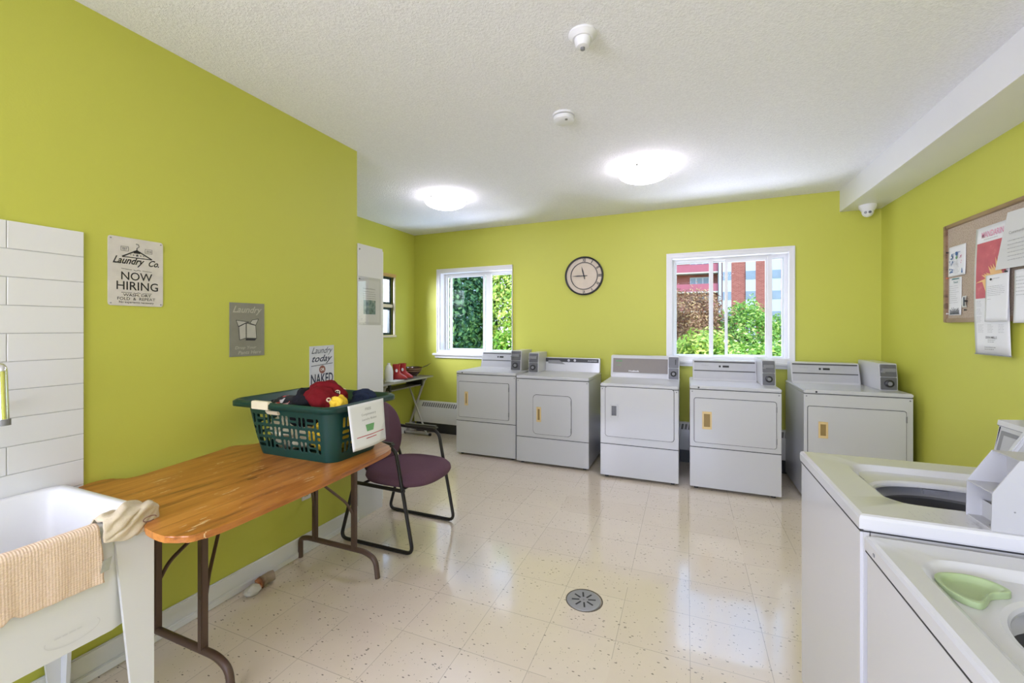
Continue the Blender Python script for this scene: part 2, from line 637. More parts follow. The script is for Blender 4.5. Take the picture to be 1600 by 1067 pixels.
def rrect(cx, cy, hx, hy, r, z, n=64, power=None):
    """rounded rectangle (or superellipse) with points at equal angles, so loops bridge nicely"""
    L = []
    for k in range(n):
        a = 2 * PI * (k + 0.5) / n
        ca, sa = math.cos(a), math.sin(a)
        if power:
            t = (abs(ca / hx) ** power + abs(sa / hy) ** power) ** (-1 / power)
            L.append((cx + ca * t, cy + sa * t, z))
            continue
        t = min(hx / abs(ca) if abs(ca) > 1e-9 else 1e9, hy / abs(sa) if abs(sa) > 1e-9 else 1e9)
        x, y = ca * t, sa * t
        ix, iy = hx - r, hy - r
        if abs(x) > ix and abs(y) > iy and r > 0:
            ox, oy = math.copysign(ix, x), math.copysign(iy, y)
            # intersect ray with corner circle
            b = ca * ox + sa * oy
            cc = ox * ox + oy * oy - r * r
            t = b + math.sqrt(max(0, b * b - cc))
            x, y = ca * t, sa * t
        L.append((cx + x, cy + y, z))
    return L


def finish(bm, angle=35):
    bmesh.ops.recalc_face_normals(bm, faces=bm.faces)
    lim = math.radians(angle)
    for f in bm.faces:
        f.smooth = True
    for e in bm.edges:
        if len(e.link_faces) == 2:
            if e.calc_face_angle(0) > lim:
                e.smooth = False


def root_of(o):
    while o.parent:
        o = o.parent
    return o


def obj(name, bm, m, parent=None, angle=35, origin=None):
    """one mesh object from world-space geometry"""
    finish(bm, angle)
    me = bpy.data.meshes.new(name)
    if parent is not None:
        off = Vector(root_of(parent).location)
    else:
        if origin is None and bm.verts:
            xs = [v.co for v in bm.verts]
            off = Vector(((min(v.x for v in xs) + max(v.x for v in xs)) / 2,
                          (min(v.y for v in xs) + max(v.y for v in xs)) / 2, min(v.z for v in xs)))
        else:
            off = Vector(origin or (0, 0, 0))
    for v in bm.verts:
        v.co -= off
    bm.to_mesh(me)
    bm.free()
    me.materials.append(m)
    o = bpy.data.objects.new(name, me)
    COL.objects.link(o)
    if parent is not None:
        o.parent = parent
    else:
        o.location = off
    return o


def tag(o, label, cat, group=None, kind=None):
    if label:
        o['label'] = label
    if cat:
        o['category'] = cat
    if group:
        o['group'] = group
    if kind:
        o['kind'] = kind
    return o


def thing(name, label, cat, loc=(0, 0, 0), group=None):
    o = bpy.data.objects.new(name, None)
    o.empty_display_size = 0.1
    COL.objects.link(o)
    o.location = loc
    return tag(o, label, cat, group)


def struct(name, bm, m, parent=None, origin=(0, 0, 0)):
    o = obj(name, bm, m, parent, origin=origin)
    if parent is None:
        o['kind'] = 'structure'
    return o


def struct_empty(name, loc=(0, 0, 0)):
    o = bpy.data.objects.new(name, None)
    COL.objects.link(o)
    o.location = loc
    o['kind'] = 'structure'
    return o


def text(bm, s, c, right, up, w, h, shear=0.0, bold=0.0, thick=0.0):
    """add flat lettering fitted into a w x h box centred at c"""
    cu = bpy.data.curves.new('t', 'FONT')
    cu.body = s
    cu.shear = shear
    cu.offset = bold
    cu.resolution_u = 3
    o = bpy.data.objects.new('t', cu)
    COL.objects.link(o)
    dg = bpy.context.evaluated_depsgraph_get()
    me = bpy.data.meshes.new_from_object(o.evaluated_get(dg))
    xs = [v.co.x for v in me.vertices]
    ys = [v.co.y for v in me.vertices]
    if xs:
        x0, x1, y0, y1 = min(xs), max(xs), min(ys), max(ys)
        sx = w / max(1e-6, x1 - x0)
        sy = h / max(1e-6, y1 - y0)
        c, right, up = Vector(c), Vector(right), Vector(up)
        vs = [bm.verts.new(c + right * ((v.co.x - (x0 + x1) / 2) * sx) + up * ((v.co.y - (y0 + y1) / 2) * sy))
              for v in me.vertices]
        for p in me.polygons:
            try:
                bm.faces.new([vs[i] for i in p.vertices])
            except ValueError:
                pass
    bpy.data.objects.remove(o)
    bpy.data.curves.remove(cu)
    bpy.data.meshes.remove(me)


def poly2(bm, pts, c, right, up):
    """flat polygon given in 2D (metres) on a surface frame"""
    c, right, up = Vector(c), Vector(right), Vector(up)
    bm.faces.new([bm.verts.new(c + right * a + up * b) for a, b in pts])


def bar2(bm, a, b, w, c, right, up):
    """flat stroke between two 2D points"""
    d = Vector((b[0] - a[0], b[1] - a[1]))
    n = Vector((-d.y, d.x)).normalized() * w / 2
    poly2(bm, [(a[0] - n.x, a[1] - n.y), (b[0] - n.x, b[1] - n.y), (b[0] + n.x, b[1] + n.y), (a[0] + n.x, a[1] + n.y)],
          c, right, up)


def lines2(bm, x0, x1, y0, y1, n, c, right, up, th=0.002, seed=1):
    """rows of short dashes that stand for tiny print"""
    rr = random.Random(seed)
    for i in range(n):
        y = y1 + (y0 - y1) * (i + 0.5) / n
        x = x0
        end = x0 + (x1 - x0) * rr.uniform(0.65, 1)
        while x < end:
            w = rr.uniform(0.006, 0.02)
            w = min(w, end - x)
            if w > 0.002:
                poly2(bm, [(x, y - th / 2), (x + w, y - th / 2), (x + w, y + th / 2), (x, y + th / 2)], c, right, up)
            x += w + 0.003


def disc2(bm, x, y, r, c, right, up, n=20):
    poly2(bm, [(x + r * math.cos(2 * PI * k / n), y + r * math.sin(2 * PI * k / n)) for k in range(n)], c, right, up)


# ---------------------------------------------------------------- room shell
H = 2.657
XL = -2.19
XR = 1.62
XA = -3.46
YP = 2.41
YF = -3.5
ZS = 2.46


def by(x):                       # back wall face
    return 4.913 - 0.02542 * (x + 3.445)


def bw(x, d, z):                 # d metres behind the back wall face
    return (x, by(x) + d, z)


def bwbox(bm, x0, x1, d0, d1, z0, z1, bev=0.0):
    return hexa(bm, [bw(x0, d0, z0), bw(x1, d0, z0), bw(x1, d1, z0), bw(x0, d1, z0),
                     bw(x0, d0, z1), bw(x1, d0, z1), bw(x1, d1, z1), bw(x0, d1, z1)], bev)


b = BM()
box(b, -3.7, 1.9, YF - 0.2, 5.2, -0.12, 0)
struct('floor', b, M_floor)

b = BM()
box(b, -3.75, 1.9, YF - 0.2, 5.25, H, H + 0.15)
struct('ceiling', b, M_ceiling)

b = BM()
box(b, 1.315, XR + 0.02, YF, 4.80, ZS, H + 0.01, 0.002, 1)
struct('trim_1', b, M_white)    # boxed soffit along the right wall

# left wall and the partition that turns into the alcove
b = BM()
prism(b, [(XL, -1.3, 0), (XL, YP, 0), (-3.7, YP, 0), (-3.7, YP - 0.14, 0), (XL - 0.14, YP - 0.14, 0),
          (XL - 0.14, -1.3, 0)], (0, 0, H + 0.02))
box(b, XL - 0.14, XL, YF - 0.2, -2.9, 0, H + 0.02)
box(b, XL - 0.14, XL, -2.9, -1.3, 0, 0.85)
box(b, XL - 0.14, XL, -2.9, -1.3, 2.25, H + 0.02)
struct('wall_left', b, M_lime)

# alcove left wall with a window hole
WY0, WY1, WZ0, WZ1 = 3.70, 4.455, 1.30, 2.035
b = BM()
for y0, y1, z0, z1 in ((YP - 0.02, WY0, 0, H), (WY1, 5.2, 0, H), (WY0, WY1, 0, WZ0), (WY0, WY1, WZ1, H)):
    box(b, XA - 0.075, XA, y0, y1, z0, z1 + (0.02 if z1 == H else 0))
struct('wall_alcove', b, M_lime)

# right wall, rear wall (behind the camera, with a hole for an added window)
b = BM()
box(b, XR, XR + 0.2, YF - 0.2, 5.2, 0, H + 0.02)
struct('wall_right', b, M_lime)
b = BM()
for x0, x1, z0, z1 in ((-2.33, -1.6, 0, H + .02), (1.0, 1.82, 0, H + .02), (-1.6, 1.0, 0, 0.75), (-1.6, 1.0, 2.35, H + .02)):
    box(b, x0, x1, YF - 0.2, YF, z0, z1)
struct('wall_front', b, M_lime)
wf = struct_empty('added_rear_window', (-0.3, YF, 0.75))  # added window, unseen behind the camera, framing the rear fill lamp
b = BM()
for x0, x1, z0, z1 in ((-1.62, -1.54, .73, 2.37), (.94, 1.02, .73, 2.37), (-1.54, .94, .73, .81), (-1.54, .94, 2.29, 2.37), (-.33, -.27, .81, 2.29)):
    box(b, x0, x1, YF - 0.06, YF + 0.015, z0, z1, 0.003)
obj('window_frame', b, M_white, wf)
ws = struct_empty('added_side_window', (XL, -2.1, 0.85))  # added window, never in view, framing the side fill lamp
b = BM()
for y0, y1, z0, z1 in ((-2.94, -2.86, .81, 2.29), (-1.34, -1.26, .81, 2.29), (-2.86, -1.34, .81, .89), (-2.86, -1.34, 2.21, 2.29), (-2.13, -2.07, .89, 2.21)):
    box(b, XL - 0.06, XL + 0.015, y0, y1, z0, z1, 0.003)
obj('window_frame', b, M_white, ws)

# back wall with two openings
O1 = (-3.045, -1.985, 1.05, 2.125)
O2 = (-0.150, 0.935, 1.05, 2.130)
b = BM()
for x0, x1, z0, z1 in ((-3.7, O1[0], 0, H), (O1[1], O2[0], 0, H), (O2[1], 1.85, 0, H),
                       (O1[0], O1[1], 0, O1[2]), (O1[0], O1[1], O1[3], H),
                       (O2[0], O2[1], 0, O2[2]), (O2[0], O2[1], O2[3], H)):
    bwbox(b, x0, x1, 0, 0.24, z0, z1 + (0.02 if z1 == H else 0))
struct('wall_back', b, M_lime)

# baseboards
b = BM()
box(b, XL, XL + 0.014, YF, YP, 0, 0.112, 0.004)
box(b, XL + 0.014, XL + 0.024, YF, YP, 0, 0.035, 0.004)
struct('baseboard_left', b, M_white)
b = BM()
box(b, XA, XA + 0.014, YP, 4.93, 0, 0.112, 0.004)
box(b, XA + 0.014, XA + 0.024, YP, 4.93, 0, 0.035, 0.004)
struct('baseboard_alcove', b, M_white)
b = BM()
box(b, XR - 0.014, XR, YF, 4.78, 0, 0.112, 0.004)
struct('baseboard_right', b, M_white)


def frame_rect(bm, x0, x1, z0, z1, w, d0, d1, bev=0.002, wl=None, wr=None, wt=None, wb=None):
    wl = w if wl is None else wl
    wr = w if wr is None else wr
    wt = w if wt is None else wt
    wb = w if wb is None else wb
    bwbox(bm, x0, x0 + wl, d0, d1, z0, z1, bev)
    bwbox(bm, x1 - wr, x1, d0, d1, z0, z1, bev)
    bwbox(bm, x0 + wl, x1 - wr, d0, d1, z1 - wt, z1, bev)
    bwbox(bm, x0 + wl, x1 - wr, d0, d1, z0, z0 + wb, bev)


def back_window(name, O, rails, panes, sash, sill, rc=True):
    x0, x1, z0, z1 = O
    w = struct_empty(name, (x0, by(x0), z0))
    b = BM()           # casing on the wall with a raised outer bead
    frame_rect(b, x0 - 0.042, x1 + (0.025 if rc else 0.003), z0 - 0.0, z1 + 0.042, 0.044, -0.016, 0.0, wr=None if rc else 0.004)
    frame_rect(b, x0 - 0.044, x1 + (0.028 if rc else 0.004), z0 - 0.0, z1 + 0.044, 0.016, -0.024, -0.014, wr=None if rc else 0.003)
    obj('casing', b, M_white, w)
    b = BM()           # reveal lining
    frame_rect(b, x0, x1, z0, z1, 0.012, -0.005, 0.16)
    obj('reveal', b, M_white, w)
    b = BM()           # fixed outer frame
    frame_rect(b, x0 + 0.01, x1 - 0.01, z0 + 0.01, z1 - 0.01, 0.03, 0.10, 0.155)
    frame_rect(b, x0 + 0.02, x1 - 0.02, z0 + 0.02, z1 - 0.02, 0.035, 0.12, 0.15)
    for a, c_ in rails:
        bwbox(b, a, c_, 0.085, 0.14, z0 + 0.03, z1 - 0.03, 0.003)
    obj('window_frame', b, M_white, w)
    s0, s1 = sash      # sliding sash
    b = BM()
    frame_rect(b, s0, s1, z0 + 0.04, z1 - 0.04, 0.026, 0.095, 0.12)
    so_ = obj('sash', b, M_white, w)
    for i, (a, c_, k) in enumerate(panes):
        b = BM()
        bwbox(b, a, c_, 0.108 + 0.004 * i, 0.110 + 0.004 * i, z0 + 0.045, z1 - 0.045)
        obj('insect_screen' if k else 'pane', b, M_screen if k else M_pane, w)
    b = BM()
    a, c_, zz = sill
    bwbox(b, a, c_, -0.055, 0.10, zz - 0.028, zz, 0.006)
    bwbox(b, a + 0.03, c_ - 0.03, -0.03, 0.0, zz - 0.062, zz - 0.026, 0.004)
    obj('window_sill', b, M_white, w)
    return w


w1 = back_window('window_1', O1, [(-2.40, -2.33)], [(-3.0, -2.36, 0), (-2.36, -2.02, 0), (-2.90, -2.44, 1)], (-2.945, -2.42),
                 (-3.14, -1.975, 1.052), rc=False)
w2 = back_window('window_2', O2, [(0.224, 0.262), (0.752, 0.792)], [(-0.12, 0.24, 0), (0.24, 0.77, 0), (0.77, 0.90, 0)],
                 (0.372, 0.76), (-0.20, 0.99, 1.052))

# alcove side window, two stacked sashes with dark frames
w3 = struct_empty('window_3', (XA, 4.0, WZ0))
b = BM()
box(b, XA - 0.02, XA + 0.014, WY0 - 0.05, WY0, WZ0 - 0.03, WZ1, 0.003)
box(b, XA - 0.02, XA + 0.014, WY1, WY1 + 0.03, WZ0 - 0.03, WZ1, 0.003)
box(b, XA - 0.08, XA + 0.022, WY0 - 0.06, WY1 + 0.04, WZ0 - 0.03, WZ0 - 0.005, 0.003)
box(b, XA - 0.06, XA - 0.005, WY0, WY1, WZ0 + 0.345, WZ0 + 0.385, 0.003)
obj('casing', b, M_ivory, w3)
b = BM()
box(b, XA - 0.02, XA + 0.02, WY0 - 0.06, WY1 + 0.035, WZ1 - 0.005, WZ1 + 0.035, 0.003)
o = obj('head_trim', b, M_pinetrim, w3)
o['label'] = 'bare yellow wood head trim'
M_darkgreenframe = mat('dark_green_window_frame', (0.015, 0.035, 0.03, 1), 0.4, var=(10, 0.1))
for z0, z1 in ((WZ0 + 0.0, WZ0 + 0.345), (WZ0 + 0.385, WZ1 - 0.005)):
    b = BM()
    for y0, y1, a, c_ in ((WY0, WY0 + 0.04, z0, z1), (WY1 - 0.045, WY1, z0, z1), (WY0 + 0.04, WY1 - 0.045, z0, z0 + 0.028), (WY0 + 0.04, WY1 - 0.045, z1 - 0.028, z1)):
        box(b, XA - 0.06, XA - 0.025, y0, y1, a, c_, 0.002)
    s_ = obj('sash', b, M_darkgreenframe, w3)
    b = BM()
    box(b, XA - 0.052, XA - 0.048, WY0 + 0.04, WY1 - 0.045, z0 + 0.028, z1 - 0.028)
    obj('pane', b, M_pane, s_)

# ---------------------------------------------------------------- wall tiles over the sink
b = BM()
TY1 = 0.907
rows = [0.686 + 0.0985 * i for i in range(-1, 12)]
for i in range(-1, 11):
    z0 = 1.764 - 0.0985 * (i + 2)
    z1 = z0 + 0.0985
    cuts = [0.702, 0.302, -0.098, -0.498] if (i % 2 == 1) else [0.502, 0.102, -0.298]
    ys = [TY1] + cuts + [-0.55]
    for y1, y0 in zip(ys, ys[1:]):
        if y1 - y0 < 0.02:
            continue
        box(b, XL + 0.002, XL + 0.012, y0 + 0.0012, y1 - 0.0012, z0 + 0.0012, z1 - 0.0012, 0.0012, 1)
tiles = struct('trim_2', b, M_tile)
b = BM()
box(b, XL - 0.001, XL + 0.0096, -0.55, TY1 - 0.001, 1.764 - 0.0985 * 12, 1.763)
obj('grout', b, M_grout, tiles)
tiles['label'] = 'white glazed rectangular wall tiles behind the utility sink'

# ---------------------------------------------------------------- ceiling lamps
M_bowl = mat('lit_frosted_glass', (0.85, 0.80, 0.68, 1), 0.35, emit=((0.80, 0.77, 1.0, 1), LAMP_EMIT), var=(2, 0.02))
M_bowlrim = mat('frosted_glass_rim', (0.85, 0.80, 0.70, 1), 0.35, emit=((1.0, 0.92, 0.80, 1), 3.0), var=(2, 0.02))


def ceiling_lamp(x, y, label):
    t = thing('ceiling_lamp', label, 'ceiling light', (x, y, H), 'round ceiling bowl lamps')
    b = BM()
    lathe(b, [(0.12, H), (0.125, H - 0.02), (0.11, H - 0.045)], (x, y, 0), 32)
    obj('mounting_plate', b, M_white, t)
    b = BM()
    lathe(b, [(0.205, H - 0.034), (0.206, H - 0.04), (0.196, H - 0.052)], (x, y, 0), 48, cap0=False, cap1=False)
    lathe(b, [(0.205, H - 0.034), (0.17, H - 0.03)], (x, y, 0), 48, cap0=False, cap1=False)
    obj('bowl_rim', b, M_bowlrim, t)
    b = BM()
    pr = [(0.196, H - 0.052)]
    for k in range(1, 10):
        a = k / 9 * PI / 2
        pr.append((0.196 * math.cos(a) ** 1.25 + 0.0005, H - 0.052 - 0.070 * math.sin(a)))
    lathe(b, pr, (x, y, 0), 48, cap0=False)
    obj('glass_bowl', b, M_bowl, t)
    for k in range(3):
        a = 2 * PI * k / 3 + 0.35
        b = BM()
        cx, cy = x + 0.2 * math.cos(a), y + 0.2 * math.sin(a)
        lathe(b, [(0.004, H - 0.002), (0.004, H - 0.045), (0.009, H - 0.048), (0.008, H - 0.058)], (cx, cy, 0), 12)
        obj('clip', b, M_grey, t)
    return t


ceiling_lamp(-0.305, 3.49, 'lit frosted glass bowl lamp on the ceiling between the clock and the smoke alarm')
ceiling_lamp(-2.15, 3.56, 'lit frosted glass bowl lamp on the ceiling nearest the alcove corner')
ceiling_lamp(-1.3, -0.9, 'added unseen frosted glass bowl lamp on the ceiling behind the viewer, on the sink side')  # this lamp and the next two are added, unseen, for brightness
ceiling_lamp(0.5, -0.9, 'added unseen frosted glass bowl lamp on the ceiling behind the viewer, on the washer side')
ceiling_lamp(-0.4, -2.6, 'added unseen frosted glass bowl lamp nearest the added rear window')

# ceiling detectors
t = thing('heat_detector', 'round grey-white cone shaped fire detector on the ceiling at the top centre', 'fire detector', (-0.413, 1.815, H))
b = BM()
lathe(b, [(0.060, H), (0.061, H - 0.008), (0.052, H - 0.016), (0.044, H - 0.024)], (-0.413, 1.815, 0), 36)
obj('base', b, M_white, t)
b = BM()
lathe(b, [(0.036, H - 0.022), (0.034, H - 0.045), (0.026, H - 0.056), (0.012, H - 0.060)], (-0.413, 1.815, 0), 32)
obj('sensor_housing', b, M_white, t)
b = BM()
lathe(b, [(0.010, H - 0.058), (0.010, H - 0.068), (0.004, H - 0.072)], (-0.413, 1.815, 0), 16)
obj('sensor_tip', b, M_grey, t)

t = thing('smoke_alarm', 'small white round smoke alarm on the ceiling between the fire detector and the lamp', 'smoke alarm', (-0.674, 2.46, H))
b = BM()
lathe(b, [(0.066, H), (0.066, H - 0.012), (0.060, H - 0.014)], (-0.674, 2.46, 0), 36)
obj('base', b, M_white, t)
b = BM()
lathe(b, [(0.062, H - 0.018), (0.060, H - 0.038), (0.050, H - 0.044), (0.02, H - 0.046)], (-0.674, 2.46, 0), 36)
obj('cover', b, M_white, t)
b = BM()
lathe(b, [(0.056, H - 0.013), (0.056, H - 0.019)], (-0.674, 2.46, 0), 36)
o = obj('vent_ring', b, M_black, t)
b = BM()
lathe(b, [(0.008, H - 0.044), (0.008, H - 0.048)], (-0.65, 2.43, 0), 14)
obj('test_button', b, M_grey, t)

# security camera under the soffit
cx, cy = 1.47, 4.62
t = thing('security_camera', 'small white dome security camera under the soffit in the back right corner', 'security camera', (cx, cy, ZS))
b = BM()
lathe(b, [(0.066, ZS), (0.064, ZS - 0.018), (0.05, ZS - 0.045), (0.046, ZS - 0.05)], (cx, cy, 0), 32)
obj('mount', b, M_white, t)
b = BM()
bmesh.ops.create_uvsphere(b, u_segments=24, v_segments=16, radius=0.043, matrix=Matrix.Translation((cx, cy, ZS - 0.06)))
obj('camera_ball', b, M_white, t)
dirv = (Vector((0, 0, CAMH)) - Vector((cx, cy, ZS - 0.06))).normalized()
sd = dirv.cross(Vector((0, 0, 1))).normalized()
for s_, m_, nm in ((-1, M_black, 'lens'), (1, M_grey, 'infrared_window')):
    b = BM()
    c0 = Vector((cx, cy, ZS - 0.06)) + (dirv + sd * 0.42 * s_).normalized() * 0.038
    tube(b, [c0, c0 + dirv * 0.009], 0.011, 16)
    obj(nm, b, m_, t)

# ---------------------------------------------------------------- clock
ck = (-1.085, by(-1.085), 1.985)
t = thing('wall_clock', 'round black-rimmed wall clock with cream face between the two windows', 'clock', ck)
CR = 0.222
R_, U_ = Vector((1, -0.02542, 0)).normalized(), Vector((0, 0, 1))


def ck_p(d):
    return Vector((ck[0], by(ck[0]) - d, ck[2]))


b = BM()
lathe(b, [(CR, -0.001), (CR, -0.03), (CR - 0.008, -0.034), (CR - 0.018, -0.03), (CR - 0.018, -0.012)], ck, 56, 'Y', cap0=False, cap1=False)
obj('rim', b, M_black, t)
M_face = mat('aged_cream_clock_face', srgb(214, 200, 180), 0.6, var=(12, 0.10))
b = BM()
lathe(b, [(CR - 0.01, -0.002), (CR - 0.01, -0.012)], ck, 56, 'Y')
obj('face', b, M_face, t)
b = BM()
lathe(b, [(0.158, -0.0122), (0.158, -0.020), (0.150, -0.020), (0.150, -0.0122)], ck, 56, 'Y', cap0=False, cap1=False)
obj('inner_ring', b, M_black, t)
for i in range(1, 13):
    b = BM()
    a = PI / 2 - i * PI / 6
    c0 = ck_p(0.0135) + R_ * math.cos(a) * 0.182 + U_ * math.sin(a) * 0.182
    rad = R_ * math.cos(a) + U_ * math.sin(a)
    tan = R_ * math.sin(a) - U_ * math.cos(a)
    text(b, ['I', 'II', 'III', 'IV', 'V', 'VI', 'VII', 'VIII', 'IX', 'X', 'XI', 'XII'][i - 1], c0, tan, rad,
         [0.008, 0.018, 0.026, 0.028, 0.022, 0.028, 0.034, 0.042, 0.028, 0.022, 0.028, 0.036][i - 1], 0.04, bold=0.02)
    obj('numeral', b, M_black, t)
for nm, ang, ln, w in (('minute_hand', 180, 0.145, 0.008), ('hour_hand', 104, 0.115, 0.009)):
    b = BM()
    a = math.radians(ang)
    rad = R_ * math.cos(a) + U_ * math.sin(a)
    tan = R_ * math.sin(a) - U_ * math.cos(a)
    o0 = ck_p(0.024)
    prism(b, [o0 - rad * 0.04 + tan * w * 0.5, o0 + rad * ln * 0.5 + tan * w * 0.8, o0 + rad * ln, o0 + rad * ln * 0.5 - tan * w * 0.8, o0 - rad * 0.04 - tan * w * 0.5], Vector((0, -0.002, 0)))
    obj(nm, b, M_black, t)
b = BM()
lathe(b, [(0.010, -0.012), (0.010, -0.03)], ck, 16, 'Y')
obj('hub', b, M_black, t)

# ---------------------------------------------------------------- baseboard heater
t = thing('baseboard_heater', 'long white convector heater low on the back wall behind the dryers', 'heater', (-1.0, by(-1) - 0.05, 0))
b = BM()
hx0, hx1 = -3.40, 1.30
pr = [(0, 0.13), (-0.085, 0.13), (-0.09, 0.14), (-0.09, 0.33), (-0.05, 0.405), (0, 0.405)]
prism(b, [bw(hx0, d, z) for d, z in pr], Vector(bw(hx1, 0, 0)) - Vector(bw(hx0, 0, 0)), 0.002, 1)
obj('casing', b, M_white, t)
b = BM()
bwbox(b, hx0 + 0.02, hx1 - 0.02, -0.07, -0.002, 0.001, 0.131)
obj('plinth', b, M_black, t)
b = BM()
x = hx0 + 0.12
while x < hx1 - 0.05:
    # slots punched in the sloping louvre face: dark slits
    d0, z0, d1, z1 = -0.0848, 0.342, -0.0575, 0.392
    for i in (0,):
        p = [bw(x, d0 - 0.0016, z0), bw(x + 0.022, d0 - 0.0016, z0), bw(x + 0.030, d1 - 0.0016, z1), bw(x + 0.008, d1 - 0.0016, z1)]
        prism(b, p, (0, 0.004, -0.001))
    x += 0.034
o = obj('louvre_slots', b, M_grey, t)
o['kind'] = 'stuff'

# ---------------------------------------------------------------- wall signs (left wall faces +X)
RX, UX = Vector((0, 1, 0)), Vector((0, 0, 1))
FX = lambda y, z, d=0.006: (XL + d, y, z)


def m_tin(name, c):
    k = NT(name, 0.45)
    n = k.noise(18, 5)
    x, y, z = k.xyz()
    col = k.ramp(n, [(0.2, tuple(v * 0.85 for v in c[:3]) + (1,)), (0.7, c)])
    k.l(col, k.p.inputs['Base Color'])
    return k.m


t = thing('laundry_sign', 'cream tin sign with a coat hanger reading NOW HIRING, highest sign on the left wall', 'wall sign', (XL, 1.083, 1.483))
b = BM()
yc, zc = 1.083, 1.627
prism(b, [(XL + 0.001, yc + p[0], zc + p[1]) for p in
          [(x_, y_) for x_, y_, _ in rrect(0, 0, 0.099, 0.144, 0.010, 0, 160)]], (0.003, 0, 0))
obj('plate', b, m_tin('cream_tin', (0.70, 0.66, 0.60, 1)), t)
b = BM()
c0 = FX(yc, zc, 0.005)
text(b, 'EST', (c0[0], yc - 0.042, zc + 0.096), RX, UX, 0.016, 0.009)
text(b, '2018', (c0[0], yc + 0.044, zc + 0.096), RX, UX, 0.018, 0.008)
for sx_ in (-1, 1):
    o0 = (c0[0], yc + sx_ * 0.043, zc + 0.096)
    for a_, d_ in (((-0.013, -0.009), (0.013, -0.009)), ((-0.013, 0.009), (0.013, 0.009)), ((-0.013, -0.009), (-0.013, 0.009)), ((0.013, -0.009), (0.013, 0.009))):
        bar2(b, a_, d_, 0.0012, o0, RX, UX)
# coat hanger
for a_, d_, w_ in (((-0.052, 0.062), (0.0, 0.094), 0.005), ((0.056, 0.062), (0.0, 0.094), 0.005), ((-0.052, 0.062), (0.056, 0.062), 0.0035),
                   ((-0.012, 0.086), (0.012, 0.086), 0.010), ((0.0, 0.09), (0.0, 0.104), 0.003), ((0.0, 0.104), (0.008, 0.110), 0.002), ((0.008, 0.110), (0.006, 0.120), 0.002), ((0.006, 0.120), (-0.004, 0.122), 0.002)):
    bar2(b, a_, d_, w_, c0, RX, UX)


def star(bm, x, y, r, c, right, up):
    poly2(bm, [(x + (r if k % 2 == 0 else r * 0.4) * math.sin(PI * k / 5), y + (r if k % 2 == 0 else r * 0.4) * math.cos(PI * k / 5)) for k in range(10)], c, right, up)


for x_, r_ in ((-0.022, 0.003), (-0.012, 0.004), (0.001, 0.007), (0.014, 0.004), (0.024, 0.003)):
    star(b, x_, 0.073, r_, c0, RX, UX)
text(b, 'Laundry', (c0[0], yc - 0.028, zc + 0.043), RX, UX, 0.112, 0.040, shear=0.5, bold=0.02)
text(b, 'Co.', (c0[0], yc + 0.063, zc + 0.045), RX, UX, 0.040, 0.028, shear=0.5, bold=0.02)
for a_, d_ in (((-0.055, 0.012), (-0.018, 0.009)), ((0.02, 0.009), (0.055, 0.007)), ((-0.055, -0.088), (-0.018, -0.089)), ((0.02, -0.089), (0.055, -0.088)),
               ((-0.012, 0.010), (-0.004, 0.006)), ((-0.004, 0.006), (0.006, 0.011)), ((0.006, 0.011), (0.014, 0.007)),
               ((-0.012, -0.088), (-0.004, -0.091)), ((-0.004, -0.091), (0.006, -0.087)), ((0.006, -0.087), (0.014, -0.090))):
    bar2(b, a_, d_, 0.0014, c0, RX, UX)
text(b, 'NOW', (c0[0], yc + 0.001, zc - 0.018), RX, UX, 0.112, 0.034, bold=0.006)
text(b, 'HIRING', (c0[0], yc + 0.004, zc - 0.059), RX, UX, 0.150, 0.036, bold=0.006)
text(b, 'WASH, DRY', (c0[0], yc + 0.002, zc - 0.099), RX, UX, 0.100, 0.013)
text(b, 'FOLD  &  REPEAT', (c0[0], yc, zc - 0.114), RX, UX, 0.136, 0.012)
text(b, 'No experience necessary', (c0[0], yc, zc - 0.130), RX, UX, 0.124, 0.012)
obj('lettering', b, M_ink, t)
for dy in (-0.09, 0.09):
    for dz in (-0.134, 0.134):
        b = BM()
        lathe(b, [(0.003, 0.003), (0.003, 0.006)], (XL, yc + dy, zc + dz), 10, 'X')
        obj('nail', b, M_inkgrey, t)

# sign 2 (plain carton drawing)
t = thing('laundry_sign', 'grey tin sign with a pale soap carton drawing, lower right of the hiring sign', 'wall sign', (XL, 1.583, 1.237))
yc, zc = 1.583, 1.380
b = BM()
prism(b, [(XL + 0.001, yc - 0.098, zc - 0.142), (XL + 0.001, yc + 0.098, zc - 0.143), (XL + 0.001, yc + 0.098, zc + 0.143), (XL + 0.001, yc - 0.098, zc + 0.142)], (0.003, 0, 0))
obj('plate', b, m_tin('grey_tin', (0.26, 0.25, 0.20, 1)), t)
c0 = FX(yc, zc, 0.005)
b = BM()
text(b, 'Laundry', (c0[0], yc, zc + 0.102), RX, UX, 0.165, 0.046, shear=0.4, bold=0.015)
obj('heading_lettering', b, mat('faded_cream_ink', (0.46, 0.43, 0.34, 1), 0.6, var=(30, 0.1)), t)
b = BM()
text(b, 'Drop Your', (c0[0], yc - 0.01, zc - 0.098), RX, UX, 0.120, 0.020, shear=0.2, bold=0.01)
text(b, 'Pants Here', (c0[0], yc + 0.012, zc - 0.122), RX, UX, 0.130, 0.018, shear=0.2, bold=0.01)
obj('lettering', b, mat('faded_cream_ink', (0.46, 0.43, 0.34, 1), 0.6, var=(30, 0.1)), t)
b = BM()
poly2(b, [(-0.045, -0.055), (-0.01, -0.045), (-0.01, 0.035), (-0.05, 0.015)], c0, RX, UX)
poly2(b, [(-0.008, -0.045), (0.05, -0.048), (0.045, 0.022), (-0.008, 0.035)], c0, RX, UX)
poly2(b, [(-0.052, 0.017), (-0.01, 0.037), (0.008, 0.040), (-0.065, 0.050)], c0, RX, UX)
poly2(b, [(0.012, 0.034), (0.045, 0.024), (0.062, 0.058), (0.025, 0.052)], c0, RX, UX)
